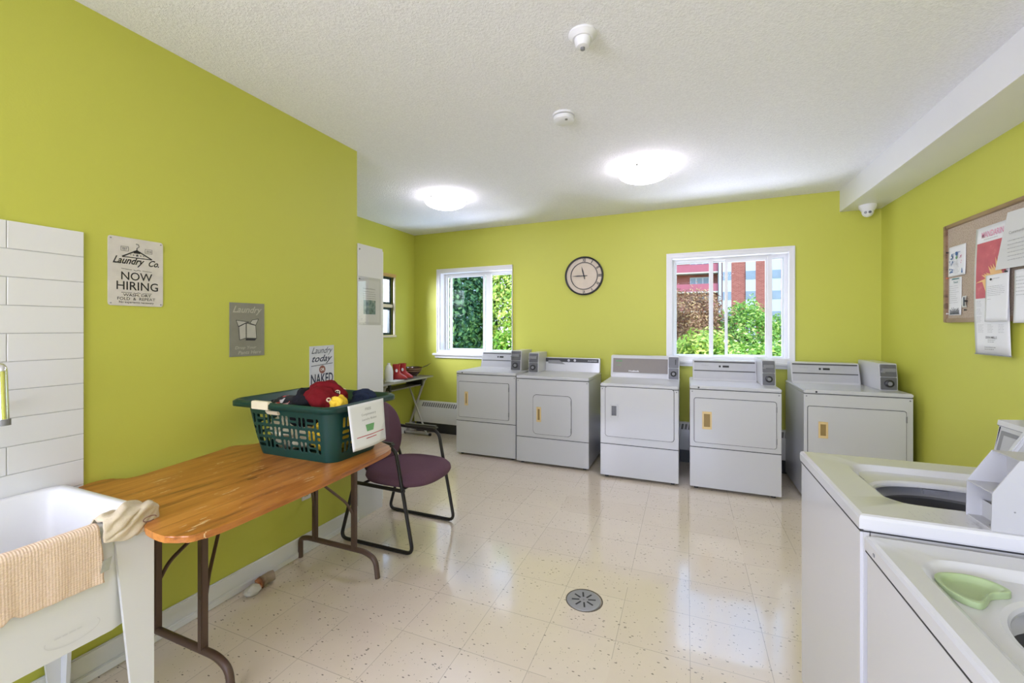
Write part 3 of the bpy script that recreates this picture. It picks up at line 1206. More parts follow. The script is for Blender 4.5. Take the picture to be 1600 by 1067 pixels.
obj('carton_drawing', b, mat('pale_print', (0.50, 0.48, 0.42, 1), 0.6, var=(30, 0.1)), t)
b = BM()
c1 = FX(yc, zc, 0.0056)
for P_ in ([(-0.045, -0.055), (-0.01, -0.045), (-0.01, 0.035), (-0.05, 0.015)], [(-0.008, -0.045), (0.05, -0.048), (0.045, 0.022), (-0.008, 0.035)],
           [(-0.052, 0.017), (-0.01, 0.037), (0.008, 0.040), (-0.065, 0.050)], [(0.012, 0.034), (0.045, 0.024), (0.062, 0.058), (0.025, 0.052)]):
    for i in range(4):
        bar2(b, P_[i], P_[(i + 1) % 4], 0.0028, c1, RX, UX)
poly2(b, [(-0.012, -0.047), (-0.012, -0.058), (0.04, -0.06), (0.05, -0.05)], c1, RX, UX)
obj('outline', b, M_ink, t)

# sign 3
t = thing('laundry_sign', 'white narrow sign reading Laundry today or NAKED behind the green basket', 'wall sign', (XL, 2.09, 0.93))
yc = 2.09
b = BM()
prism(b, [(XL + 0.001, yc - 0.099, 0.905), (XL + 0.001, yc + 0.099, 0.905), (XL + 0.001, yc + 0.099, 1.275), (XL + 0.001, yc - 0.099, 1.272)], (0.004, 0, 0))
obj('plate', b, m_tin('white_board', (0.66, 0.67, 0.72, 1)), t)
c0 = FX(yc, 0, 0.0056)
b = BM()
text(b, 'Laundry', (c0[0], yc, 1.238), RX, UX, 0.172, 0.052, shear=0.55)
text(b, 'today', (c0[0], yc, 1.186), RX, UX, 0.165, 0.056, shear=0.45, bold=0.014)
bar2(b, (-0.088, 1.146), (0.088, 1.156), 0.004, (c0[0], yc, 0), RX, UX)
text(b, 'NAKED', (c0[0], yc, 1.062), RX, UX, 0.180, 0.064, bold=0.02)
text(b, 'tomorrow', (c0[0], yc, 0.985), RX, UX, 0.165, 0.04, shear=0.5)
obj('lettering', b, M_inknavy, t)
b = BM()
disc2(b, 0.0, 1.120, 0.026, (c0[0], yc, 0), RX, UX)
o = obj('round_badge', b, mat('brown_print', srgb(140, 90, 80), 0.6, var=(30, 0.1)), t)
b = BM()
text(b, 'OR', (c0[0] + 0.0006, yc, 1.120), RX, UX, 0.032, 0.018, bold=0.02)
obj('badge_lettering', b, M_paper, o)

# wall outlet
t = thing('wall_outlet', 'white duplex wall outlet on the left wall below the wooden table', 'outlet', (XL, 1.967, 0.32))
b = BM()
box(b, XL, XL + 0.006, 1.932, 2.002, 0.322, 0.437, 0.003)
obj('cover_plate', b, M_white, t)
for zz in (0.355, 0.403):
    b = BM()
    box(b, XL + 0.005, XL + 0.009, 1.950, 1.984, zz - 0.015, zz + 0.015, 0.002)
    so_ = obj('socket', b, M_ivory, t)
    b = BM()
    for dy in (-0.006, 0.006):
        box(b, XL + 0.0088, XL + 0.0095, 1.967 + dy - 0.001, 1.967 + dy + 0.001, zz - 0.002, zz + 0.008)
    box(b, XL + 0.0088, XL + 0.0095, 1.965, 1.969, zz - 0.010, zz - 0.006)
    obj('slot', b, M_black, so_)

# ---------------------------------------------------------------- tall white cabinet at the wall corner
t = thing('tall_cabinet', 'tall narrow white cabinet standing where the left wall ends', 'cabinet', (-2.47, 2.56, 0))
b = BM()
box(b, -2.75, XL + 0.004, YP + 0.006, 2.685, 0.0, 2.0, 0.002)
obj('body', b, mat('white_cabinet_laminate', G(0.72), 0.35, var=(2, 0.02)), t)
b = BM()
box(b, -2.74, XL - 0.004, 2.686, 2.704, 0.05, 1.985, 0.002)
dr = obj('door', b, M_white, t)
b = BM()
tube(b, [(-2.30, 2.70, 1.0), (-2.30, 2.73, 1.0), (-2.30, 2.73, 1.12), (-2.30, 2.70, 1.12)], 0.005, 8, 0.01)
obj('handle', b, M_alu, dr)
for zz in (1.96, 1.745):
    b = BM()
    lathe(b, [(0.006, 0.004), (0.005, 0.010)], (XL, 2.43, zz), 10, 'X')
    obj('screw_head', b, M_grey, t)

t = thing('posted_notice', 'white notice with a teal photo in a clear sleeve taped on the tall cabinet', 'notice', (XL, 2.53, 1.43))
b = BM()
box(b, XL + 0.0045, XL + 0.0055, 2.425, 2.645, 1.43, 1.745)
obj('page', b, M_paper, t)
c0 = (XL + 0.0062, 2.535, 0)
b = BM()
text(b, 'Laundry Hours', (c0[0], 2.53, 1.678), RX, UX, 0.13, 0.014, bold=0.02)
lines2(b, -0.07, 0.07, 1.60, 1.665, 4, c0, RX, UX, 0.003, 5)
obj('lettering', b, M_inkgrey, t)


def m_teal():
    k = NT('teal_photo_print', 0.4)
    n = k.noise(30, 4)
    k.l(k.ramp(n, [(0.3, (0.03, 0.07, 0.07, 1)), (0.5, (0.16, 0.28, 0.30, 1)), (0.75, (0.50, 0.55, 0.50, 1))]), k.p.inputs['Base Color'])
    return k.m


b = BM()
poly2(b, [(-0.065, 1.49), (0.065, 1.49), (0.065, 1.595), (-0.065, 1.595)], c0, RX, UX)
obj('photo', b, m_teal(), t)
b = BM()
box(b, XL + 0.0075, XL + 0.008, 2.415, 2.66, 1.41, 1.765)
obj('clear_sleeve', b, M_sleeve, t)
MATS_E = None

# ================================================================ laundry machines


def rr_xz(x0, x1, z0, z1, r, y, n=5):
    out = []
    for cx, cz, a0 in ((x1 - r, z1 - r, 0), (x0 + r, z1 - r, PI / 2), (x0 + r, z0 + r, PI), (x1 - r, z0 + r, 3 * PI / 2)):
        for k in range(n + 1):
            a = a0 + PI / 2 * k / n
            out.append((cx + r * math.cos(a), y, cz + r * math.sin(a)))
    return out


def coin_box(t, x0, x1, yf, yb, z0, z1, dark=False):
    """steel coin meter case with two face plates"""
    b = BM()
    prism(b, [(x0, yf + 0.006, z0), (x0, yf + 0.014, z0 + (z1 - z0) * 0.5), (x0, yf + 0.03, z1), (x0, yb, z1), (x0, yb, z0)], (x1 - x0, 0, 0), 0.004)
    c = obj('coin_meter', b, M_enamel, t)
    w = x1 - x0
    zm = z0 + (z1 - z0) * 0.50
    b = BM()
    hexa(b, [(x0 + 0.008, yf - 0.004, z0 + 0.008), (x1 - 0.008, yf - 0.004, z0 + 0.008), (x1 - 0.008, yf + 0.02, z0 + 0.008), (x0 + 0.008, yf + 0.02, z0 + 0.008),
             (x0 + 0.008, yf + 0.003, zm - 0.002), (x1 - 0.008, yf + 0.003, zm - 0.002), (x1 - 0.008, yf + 0.03, zm - 0.002), (x0 + 0.008, yf + 0.03, zm - 0.002)], 0.003)
    o = obj('lock_plate', b, M_coin, c)
    b = BM()
    hexa(b, [(x0 + 0.008, yf + 0.003, zm + 0.002), (x1 - 0.008, yf + 0.003, zm + 0.002), (x1 - 0.008, yf + 0.03, zm + 0.002), (x0 + 0.008, yf + 0.03, zm + 0.002),
             (x0 + 0.008, yf + 0.018, z1 - 0.008), (x1 - 0.008, yf + 0.018, z1 - 0.008), (x1 - 0.008, yf + 0.04, z1 - 0.008), (x0 + 0.008, yf + 0.04, z1 - 0.008)], 0.003)
    obj('coin_slide_plate', b, M_coin, c)
    b = BM()
    cx, cz = (x0 + x1) / 2, (z0 + zm) / 2 + 0.004
    lathe(b, [(w * 0.25, yf + 0.002), (w * 0.25, yf - 0.014), (w * 0.20, yf - 0.017)], (cx, 0, cz), 20, 'Y')
    obj('lock_ring', b, M_black, c)
    b = BM()
    lathe(b, [(w * 0.13, yf - 0.01), (w * 0.13, yf - 0.022)], (cx, 0, cz), 16, 'Y')
    obj('lock_cylinder', b, M_grey, c)
    b = BM()
    zs = (zm + z1) / 2
    if dark:
        box(b, cx + w * 0.14, cx + w * 0.22, yf + 0.004, yf + 0.02, zs - 0.025, zs + 0.03, 0.001)
    else:
        box(b, x0 + 0.016, x1 - 0.016, yf - 0.004, yf + 0.02, zs - 0.012, zs + 0.016, 0.003)
        box(b, x0 + 0.010, x0 + 0.03, yf - 0.016, yf + 0.01, zs - 0.02, zs - 0.004, 0.002)
    obj('coin_slot', b, M_black if dark else M_grey, c)
    return c


M_dkline = mat('dark_grey_console_line', G(0.07), 0.4, var=(9, 0.1))


def console_silver(t, x0, x1, y0, y1, z0, z1, cap=None):
    """slanted silver control console"""
    b = BM()
    dy = 0.055
    prism(b, [(x0, y0, z0), (x0, y0 + 0.006, z0 + 0.012), (x0, y0 + dy, z1), (x0, y1, z1), (x0, y1, z0)], (x1 - x0, 0, 0), 0.004)
    c = obj('console', b, M_enamel, t)

    def slab(a, d, u0, u1, m, nm, off=0.002):
        bb = BM()
        f = lambda tt: (y0 + 0.006 + (dy - 0.006) * tt, z0 + 0.012 + (z1 - z0 - 0.012) * tt)
        (ya, za), (yd, zd) = f(a), f(d)
        hexa(bb, [(u0, ya - off, za), (u1, ya - off, za), (u1, ya + 0.004, za), (u0, ya + 0.004, za),
                  (u0, yd - off, zd), (u1, yd - off, zd), (u1, yd + 0.004, zd), (u0, yd + 0.004, zd)])
        return obj(nm, bb, m, c)

    w = x1 - x0
    slab(0.02, 0.42, x0 + 0.012, x1 - 0.012, M_silver, 'lower_film')
    slab(0.41, 0.46, x0 + 0.012, x1 - 0.012, M_dkline, 'dark_line', 0.0042)
    slab(0.46, 0.90, x0 + 0.012, x1 - 0.012, M_silver, 'upper_film')
    slab(0.87, 0.94, x0 + 0.012, x1 - 0.012, M_dkline, 'dark_line', 0.0042)
    bb = slab(0.63, 0.73, x0 + w * 0.42, x0 + w * 0.45, M_black, 'button', 0.006)
    slab(0.63, 0.73, x0 + w * 0.48, x0 + w * 0.58, M_black, 'switch', 0.006)
    b = BM()
    f = lambda tt: (y0 + 0.006 + (dy - 0.006) * tt, z0 + 0.012 + (z1 - z0 - 0.012) * tt)
    ym, zm = f(0.72)
    up = Vector((0, f(1)[0] - f(0)[0], f(1)[1] - f(0)[1])).normalized()
    text(b, 'Whirlpool', (x0 + w * 0.20, ym - 0.0035, zm), Vector((1, 0, 0)), up, 0.065, 0.010, shear=0.2)
    obj('brand_lettering', b, M_inkgrey, c)
    return c


def dryer(label, x0, x1, yf, yb, h, door, handle, hmat, split, rd=0.02, lock=None, hinges=True, lid_over=0.004):
    t = thing('tumble_dryer', label, 'dryer', ((x0 + x1) / 2, (yf + yb) / 2, 0), 'row of dryers along the back wall')
    b = BM()
    box(b, x0, x1, yf, yb, 0.022, h - 0.03, 0.005)
    obj('body', b, M_enamel, t)
    for fx in (x0 + 0.05, x1 - 0.05):
        for fy in (yf + 0.05, yb - 0.05):
            b = BM()
            lathe(b, [(0.018, 0), (0.018, 0.024)], (fx, fy, 0), 12)
            obj('foot', b, M_black, t)
    b = BM()
    box(b, x0 - 0.001, x1 + 0.001, yf - lid_over, yb, h - 0.031, h, 0.007, 3)
    obj('top_panel', b, M_enamel, t)
    b = BM()
    box(b, x0 + 0.002, x1 - 0.002, yf - 0.001, yf + 0.02, h - 0.0345, h - 0.0295)
    obj('panel_gap', b, M_gap, t)
    b = BM()
    box(b, x0 + 0.001, x1 - 0.001, yf - 0.0012, yf + 0.02, split - 0.003, split + 0.003)
    obj('panel_gap', b, M_gap, t)
    b = BM()
    box(b, x0 + 0.001, x1 - 0.001, yf - 0.004, yf + 0.01, 0.024, split - 0.0025, 0.003)
    obj('lower_panel', b, M_enamel, t)
    dx0, dx1, dz0, dz1 = door
    b = BM()
    prism(b, rr_xz(dx0 - 0.004, dx1 + 0.004, dz0 - 0.004, dz1 + 0.004, rd + 0.004, yf - 0.0012), (0, 0.01, 0))
    obj('door_gap', b, M_gap, t)  # dark plate gives the gap round the door its shade
    b = BM()
    prism(b, rr_xz(dx0, dx1, dz0, dz1, rd, yf - 0.006), (0, 0.016, 0), 0.003)
    d = obj('door', b, M_enamel, t)
    hx0, hx1, hz0, hz1 = handle
    b = BM()
    yy = yf - 0.006
    for a in ((hx0, hx0 + 0.013, hz0, hz1), (hx1 - 0.013, hx1, hz0, hz1), (hx0 + .012, hx1 - .012, hz0, hz0 + 0.02), (hx0 + .012, hx1 - .012, hz1 - 0.02, hz1)):
        box(b, a[0], a[1], yy - 0.007, yy + 0.002, a[2], a[3], 0.002)
    ho = obj('handle', b, hmat, d)
    b = BM()
    box(b, hx0 + 0.012, hx1 - 0.012, yy - 0.0015, yy + 0.001, hz0 + 0.019, hz1 - 0.019)
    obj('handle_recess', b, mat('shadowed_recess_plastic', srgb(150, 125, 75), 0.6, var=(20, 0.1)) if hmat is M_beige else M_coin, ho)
    if hinges:
        for z_ in (dz0 + 0.035, dz1 - 0.085):
            b = BM()
            box(b, dx1 - 0.002, dx1 + 0.006, yf - 0.011, yf + 0.002, z_, z_ + 0.05, 0.002)
            obj('hinge', b, M_grey, t)
    for sx_ in (x0 + 0.018, x1 - 0.018):
        b = BM()
        lathe(b, [(0.006, yf + 0.002), (0.005, yf - 0.003)], (sx_, 0, h - 0.052), 10, 'Y')
        obj('screw_head', b, M_grey, t)
    if lock:
        b = BM()
        lathe(b, [(0.008, yf - 0.001), (0.007, yf - lid_over - 0.003)], (lock, 0, h - 0.016), 14, 'Y')
        obj('top_lock', b, M_black, t)
    return t


# 1
t = dryer('white dryer at the left end of the row under the left window', -2.345, -1.640, 4.114, 4.80, 0.915, (-2.314, -1.720, 0.418, 0.800),
          (-2.238, -2.198, 0.545, 0.695), M_beige, 0.375, 0.012, lock=-2.27)
console_silver(t, -2.288, -1.80, 4.60, 4.76, 0.915, 1.098)
coin_box(t, -1.820, -1.695, 4.40, 4.76, 0.913, 1.135)
# 2
t = dryer('white dryer with a small square centre door and a black console strip', -1.620, -0.870, 4.085, 4.74, 0.900, (-1.437, -1.045, 0.318, 0.710),
          (-1.400, -1.352, 0.440, 0.590), M_beige, 0.277, 0.035, hinges=True)
b = BM()
prism(b, [(-1.495, 4.66, 0.90), (-1.495, 4.675, 1.052), (-1.495, 4.73, 1.052), (-1.495, 4.73, 0.90)], (0.622, 0, 0), 0.004)
c = obj('console', b, M_enamel, t)
b = BM()
hexa(b, [(-1.490, 4.668, 1.003), (-0.885, 4.668, 1.003), (-0.885, 4.68, 1.003), (-1.490, 4.68, 1.003), (-1.490, 4.672, 1.045), (-0.885, 4.672, 1.045), (-0.885, 4.69, 1.045), (-1.490, 4.69, 1.045)])
obj('black_strip', b, M_black, c)
b = BM()
hexa(b, [(-1.46, 4.665, 0.985), (-1.26, 4.665, 0.978), (-1.26, 4.68, 0.978), (-1.46, 4.68, 0.985), (-1.46, 4.668, 1.02), (-1.33, 4.668, 1.022), (-1.33, 4.69, 1.022), (-1.46, 4.69, 1.02)])
obj('grey_decal', b, M_grey, c)
b = BM()
text(b, 'ALLIANCE', (-0.955, 4.6655, 1.024), (1, 0, 0), (0, 0, 1), 0.10, 0.012, bold=0.02)
for xx in (-1.22, -1.15):
    disc2(b, xx, 1.024, 0.014, (0, 4.6658, 0), (1, 0, 0), (0, 0, 1), 16)
obj('brand_lettering', b, M_silver, c)
coin_box(t, -1.608, -1.492, 4.40, 4.72, 0.898, 1.115)
# 3
t = dryer('white dryer in the middle of the row with a white handle and a taupe console', -0.741, -0.060, 3.995, 4.70, 0.875, (-0.694, -0.100, 0.387, 0.845),
          (-0.650, -0.580, 0.560, 0.690), M_enamel2, 0.316, 0.022, hinges=False)
b = BM()
prism(b, [(-0.735, 4.54, 0.875), (-0.735, 4.585, 1.100), (-0.735, 4.69, 1.100), (-0.735, 4.69, 0.875)], (0.67, 0, 0), 0.006)
c = obj('console', b, M_enamel, t)
b = BM()
hexa(b, [(-0.712, 4.543, 0.925), (-0.165, 4.543, 0.925), (-0.165, 4.56, 0.925), (-0.712, 4.56, 0.925), (-0.712, 4.571, 1.070), (-0.165, 4.571, 1.070), (-0.165, 4.60, 1.070), (-0.712, 4.60, 1.070)])
obj('control_panel_film', b, M_taupe, c)
upc = Vector((0, 0.030, 0.140)).normalized()
b = BM()
text(b, 'Huebsch', (-0.50, 4.5440, 0.943), (1, 0, 0), upc, 0.10, 0.016, bold=0.03)
obj('brand_lettering', b, M_paper, c)
b = BM()
for i in range(3):
    poly2(b, [(-0.68 + i * 0.022, 1.035), (-0.665 + i * 0.022, 1.035), (-0.665 + i * 0.022, 1.05), (-0.68 + i * 0.022, 1.05)], (0, 4.562, 0), (1, 0, 0), (0, 0, 1))
text(b, 'START', (-0.655, 4.5535, 1.0), (1, 0, 0), upc, 0.05, 0.012)
obj('indicator_print', b, M_inkgreen, c)
coin_box(t, -0.168, -0.062, 4.49, 4.69, 0.873, 1.105, dark=True)
# 4
t = dryer('white dryer below the right window, between the middle dryer and the end dryer', 0.031, 0.713, 3.995, 4.68, 0.893, (0.066, 0.675, 0.408, 0.786),
          (0.128, 0.202, 0.525, 0.675), M_beige, 0.366, 0.016, lock=0.10)
console_silver(t, 0.060, 0.600, 4.44, 4.62, 0.893, 1.080)
coin_box(t, 0.602, 0.708, 4.20, 4.62, 0.891, 1.112)
# 5
t = dryer('white dryer at the right end of the row, beside the green right wall', 0.872, 1.556, 4.035, 4.72, 0.898, (0.899, 1.512, 0.300, 0.766),
          (0.967, 1.030, 0.520, 0.650), M_beige, 0.26, 0.012, lock=0.955)
console_silver(t, 0.880, 1.385, 4.50, 4.68, 0.898, 1.078)
coin_box(t, 1.412, 1.528, 4.20, 4.66, 0.896, 1.108)

# ---------------------------------------------------------------- washers (doors face -X, backs to the right wall)


def washer(label, xf, y0, y1, h, recess, opening, power, floor_z, xb=1.12, tubc=None):
    t = thing('top_load_washer', label, 'washing machine', ((xf + xb) / 2, (y0 + y1) / 2, 0), 'top loading washers on the right')
    b = BM()           # cabinet shell, open at the top
    L = lambda d, z: [(xf + d, y0 + d, z), (xb - d, y0 + d, z), (xb - d, y1 - d, z), (xf + d, y1 - d, z)]
    box(b, xf + 0.004, xf + 0.03, y0 + 0.002, y1 - 0.002, 0.03, h - 0.032, 0.006)
    box(b, xb - 0.03, xb - 0.004, y0 + 0.002, y1 - 0.002, 0.03, h - 0.032, 0.004)
    box(b, xf + 0.02, xb - 0.02, y0 + 0.002, y0 + 0.02, 0.03, h - 0.032, 0.002)
    box(b, xf + 0.02, xb - 0.02, y1 - 0.02, y1 - 0.002, 0.03, h - 0.032, 0.002)
    box(b, xf + 0.02, xb - 0.02, y0 + 0.01, y1 - 0.01, 0.03, 0.05)
    obj('cabinet', b, M_enamel2, t)
    for fx in (xf + 0.05, xb - 0.05):
        for fy in (y0 + 0.05, y1 - 0.05):
            b = BM()
            lathe(b, [(0.018, 0), (0.018, 0.032)], (fx, fy, 0), 12)
            obj('foot', b, M_black, t)
    # top panel with a sunken basin and the tub opening
    cx, cy = (opening[0] + opening[1]) / 2, (opening[2] + opening[3]) / 2
    ox, oy = (opening[1] - opening[0]) / 2, (opening[3] - opening[2]) / 2
    n = 96
    ang = [2 * PI * (k + 0.5) / n for k in range(n)]

    def rect_loop(x0, x1, a0, a1, z, r):
        L = []
        for a in ang:
            ca, sa = math.cos(a), math.sin(a)
            tx = ((x1 - cx) / ca) if ca > 0 else ((x0 - cx) / ca)
            ty = ((a1 - cy) / sa) if sa > 0 else ((a0 - cy) / sa)
            p = 14 if r < 0.02 else 7
            tt = (abs(1 / tx) ** p + abs(1 / ty) ** p) ** (-1 / p) if r > 0 else min(tx, ty)
            L.append((cx + ca * tt, cy + sa * tt, z))
        return L

    def op(s, z):
        return [(cx + math.copysign(abs(math.cos(a)) ** (2 / power), math.cos(a)) * ox * s, cy + math.copysign(abs(math.sin(a)) ** (2 / power), math.sin(a)) * oy * s, z) for a in ang]

    r0, r1, q0, q1 = recess
    b = BM()
    # snap the outermost loop to the four real corners
    def outer(d, z):
        L = rect_loop(xf + d, xb - d, y0 + d, y1 - d, z, 0)
        cs = [(xf + d, y0 + d), (xb - d, y0 + d), (xb - d, y1 - d), (xf + d, y1 - d)]
        for c_ in cs:
            k = min(range(n), key=lambda i: (L[i][0] - c_[0]) ** 2 + (L[i][1] - c_[1]) ** 2)
            L[k] = (c_[0], c_[1], z)
        return L
    loops = [outer(0.006, h - 0.040), outer(0.0, h - 0.036), outer(0.0, h - 0.010), outer(0.003, h - 0.003), outer(0.010, h),
             rect_loop(r0, r1, q0, q1, h, 0.03), rect_loop(r0 + 0.006, r1 - 0.006, q0 + 0.006, q1 - 0.006, h - 0.003, 0.03),
             rect_loop(r0 + 0.022, r1 - 0.022, q0 + 0.018, q1 - 0.022, floor_z, 0.05)]
    loops += [op(1.07, floor_z), op(1.02, floor_z - 0.004), op(1.0, floor_z - 0.010), op(0.998, floor_z - 0.015), op(1.03, floor_z - 0.017)]
    loft(b, loops)
    obj('top_panel', b, M_enamel2, t, 22)
    b = BM()
    for a_ in ((xf + 0.002, xf + 0.012, y0 + 0.001, y1 - 0.001), (xb - 0.012, xb - 0.002, y0 + 0.001, y1 - 0.001), (xf + 0.012, xb - 0.012, y0 + 0.001, y0 + 0.01), (xf + 0.012, xb - 0.012, y1 - 0.01, y1 - 0.001)):
        box(b, a_[0], a_[1], a_[2], a_[3], h - 0.0435, h - 0.0395)
    obj('panel_gap', b, M_gap, t)
    # tub ring and basket
    tx, ty, tr = tubc
    zt = floor_z - 0.026
    b = BM()
    lathe(b, [(tr, zt - 0.02), (tr - 0.006, zt), (tr - 0.02, zt + 0.001), (tr - 0.042, zt - 0.018), (tr - 0.050, zt - 0.034), (tr - 0.040, zt - 0.045)], (tx, ty, 0), 56, cap0=False, cap1=False)
    obj('tub_ring', b, M_enamel2, t)
    b = BM()
    lathe(b, [(tr - 0.038, zt - 0.04), (tr - 0.038, 0.35), (0.12, 0.33)], (tx, ty, 0), 48, cap0=False)
    obj('wash_basket', b, mat('grey_steel_wash_basket', (0.26, 0.26, 0.27, 1), 0.35, 0.6, var=(5, 0.1)), t)
    b = BM()
    lathe(b, [(0.13, 0.34), (0.11, 0.38), (0.05, 0.42), (0.045, 0.70), (0.03, 0.72)], (tx, ty, 0), 24)
    for k in range(4):
        a = k * PI / 2 + 0.4
        prism(b, [(tx + math.cos(a) * 0.04, ty + math.sin(a) * 0.04, 0.40), (tx + math.cos(a) * 0.13, ty + math.sin(a) * 0.13, 0.36), (tx + math.cos(a) * 0.11, ty + math.sin(a) * 0.11, 0.48), (tx + math.cos(a) * 0.045, ty + math.sin(a) * 0.045, 0.66)],
              (-math.sin(a) * 0.008, math.cos(a) * 0.008, 0))
    obj('agitator', b, M_grey, t)
    b = BM()
    box(b, tx - 0.02, tx + 0.05, ty + tr - 0.052, ty + tr - 0.03, zt - 0.030, zt - 0.012, 0.004)
    box(b, tx - 0.06, tx - 0.02, ty + tr - 0.028, ty + tr - 0.018, zt - 0.004, zt + 0.006, 0.003)
    obj('ring_tab', b, M_enamel, t)
    b = BM()
    box(b, xf + 0.03, xb - 0.04, y0 + 0.02, y1 - 0.02, 0.05, 0.32)
    obj('drive_housing', b, M_grey, t)
    # open lid, hinged at the back
    lx0 = r1 - 0.06
    b = BM()
    hx, hz = lx0, h + 0.004
    dx, dz, wd = 0.195, 0.355, 0.014
    ya, yb_ = q0 + 0.01, q1 - 0.028
    hexa(b, [(hx, ya, hz), (hx + wd, ya, hz - 0.004), (hx + wd, yb_, hz - 0.004), (hx, yb_, hz),
             (hx + dx, ya, hz + dz), (hx + dx + wd, ya, hz + dz - 0.008), (hx + dx + wd, yb_, hz + dz - 0.008), (hx + dx, yb_, hz + dz)], 0.005)
    for aa, bb_ in ((ya, ya + 0.018), (yb_ - 0.018, yb_)):
        hexa(b, [(hx - 0.010, aa, hz + 0.006), (hx + 0.004, aa, hz), (hx + 0.004, bb_, hz), (hx - 0.010, bb_, hz + 0.006),
                 (hx + dx - 0.012, aa, hz + dz), (hx + dx, aa, hz + dz), (hx + dx, bb_, hz + dz), (hx + dx - 0.012, bb_, hz + dz)], 0.003)
    lid = obj('lid', b, M_enamel2, t)
    b = BM()
    lathe(b, [(0.012, 0), (0.012, 0.01)], (hx + dx * 0.72, yb_ - 0.01, hz + dz * 0.72), 10, 'Y')
    obj('lid_bumper', b, M_black, lid)
    return t


tA = washer('white top loading washer with an open lid, farther of the two on the right', 0.408, 1.338, 1.948, 0.915,
            (0.512, 0.950, 1.462, 1.838), (0.537, 0.925, 1.487, 1.735), 2.4, 0.899, tubc=(0.735, 1.60, 0.25))
# console of the far washer
b = BM()
prism(b, [(0.945, 1.41, 0.912), (0.975, 1.41, 1.060), (0.965, 1.41, 1.066), (0.968, 1.41, 1.082), (1.06, 1.41, 1.088), (1.11, 1.41, 1.05), (1.11, 1.41, 0.912)], (0, 0.53, 0), 0.003)
c = obj('console', b, M_enamel2, tA)
b = BM()
hexa(b, [(0.9475, 1.45, 0.932), (0.9515, 1.45, 0.932), (0.9515, 1.925, 0.932), (0.9475, 1.925, 0.932),
         (0.9695, 1.45, 1.048), (0.9735, 1.45, 1.048), (0.9735, 1.925, 1.048), (0.9695, 1.925, 1.048)])
obj('control_panel_film', b, M_grey, c)
b = BM()
hexa(b, [(0.9480, 1.48, 0.945), (0.9530, 1.48, 0.945), (0.9530, 1.905, 0.945), (0.9480, 1.905, 0.945),
         (0.9655, 1.48, 1.036), (0.9700, 1.48, 1.036), (0.9700, 1.905, 1.036), (0.9655, 1.905, 1.036)])
obj('panel_inlay', b, M_silver, c)
# empty coin meter bracket bolted on the near edge
b = BM()
sidep = lambda y: [(0.660, y, 0.915), (0.662, y, 1.004), (0.709, y, 1.084), (0.84, y, 1.084), (0.84, y, 0.915)]
prism(b, sidep(1.344), (0, 0.0025, 0))
prism(b, sidep(1.4405), (0, 0.0025, 0))
box(b, 0.709, 0.84, 1.345, 1.442, 1.082, 1.0845)
box(b, 0.662, 0.735, 1.345, 1.442, 1.0015, 1.004)
box(b, 0.735, 0.7375, 1.345, 1.442, 0.915, 1.083)
box(b, 0.662, 0.84, 1.345, 1.442, 0.915, 0.9175)
box(b, 0.690, 0.6925, 1.40, 1.442, 0.9175, 0.958)
br = obj('coin_meter_bracket', b, mat('pale_grey_steel', G(0.46), 0.4, 0.1, var=(6, 0.03)), tA, 20)
b = BM()
box(b, 0.7335, 0.7352, 1.375, 1.400, 1.045, 1.058, 0.004)
obj('bracket_slot', b, M_paper, br)
b = BM()
lathe(b, [(0.004, 0.9175), (0.004, 0.921)], (0.672, 1.368, 0), 10)
lathe(b, [(0.002, 1.3435), (0.002, 1.345)], (0.70, 0, 0.965), 8, 'Y')
obj('bracket_screw', b, M_grey, br)
# printed directions on the near edge of the far washer
b = BM()
o0 = (0, 0, 0.9156)
for i, xx in enumerate([0.532, 0.552, 0.570, 0.585, 0.600, 0.615, 0.632, 0.648]):
    rr = random.Random(i)
    yy = 1.355
    while yy < 1.412 - 0.004 * (i % 3):
        ln = rr.uniform(0.004, 0.014)
        if rr.random() < 0.62:
            poly2(b, [(xx, yy), (xx + 0.002, yy), (xx + 0.002, yy + ln), (xx, yy + ln)], o0, (1, 0, 0), (0, 1, 0))
        yy += ln + 0.004
for xx, yy in ((0.560, 1.36), (0.595, 1.365), (0.64, 1.372), (0.645, 1.352), (0.655, 1.385)):
    disc2(b, xx, yy, 0.0028, o0, (1, 0, 0), (0, 1, 0), 10)
obj('printed_directions', b, M_inkgrey, tA)
# lid strike on the basin rim
b = BM()
box(b, 0.505, 0.522, 1.655, 1.70, 0.900, 0.9135, 0.004)
obj('lid_catch', b, M_coin, tA)

tB = washer('white top loading washer with a green bleach cup, nearest machine at the lower right', 0.412, 0.630, 1.318, 0.875,
            (0.462, 0.950, 0.700, 1.240), (0.527, 0.893, 0.800, 1.160), 2.0, 0.858, tubc=(0.71, 0.98, 0.24))
b = BM()
prism(b, [(0.945, 0.64, 0.872), (0.975, 0.64, 1.03), (1.06, 0.64, 1.045), (1.11, 0.64, 1.01), (1.11, 0.64, 0.872)], (0, 0.66, 0), 0.004)
obj('console', b, M_enamel2, tB)
b = BM()
box(b, 0.4105, 0.4125, 1.253, 1.262, 0.846, 0.855, 0.0015)
obj('front_lock', b, M_grey, tB)
# green bleach cup
M_cup = mat('pale_green_plastic', srgb(158, 176, 132), 0.3, var=(6, 0.05))
b = BM()
pts = [(p.x, p.y) for p in catmull([(0.478, 1.150), (0.480, 1.115), (0.492, 1.088), (0.512, 1.076), (0.530, 1.092), (0.552, 1.122), (0.592, 1.146), (0.584, 1.176), (0.556, 1.192), (0.522, 1.190), (0.492, 1.176)], 5)]
cxx, cyy = 0.526, 1.142


def sc(s, z, dy=0.0):
    return [(cxx + (p[0] - cxx) * s, cyy + (p[1] - cyy) * s + dy, z) for p in pts]


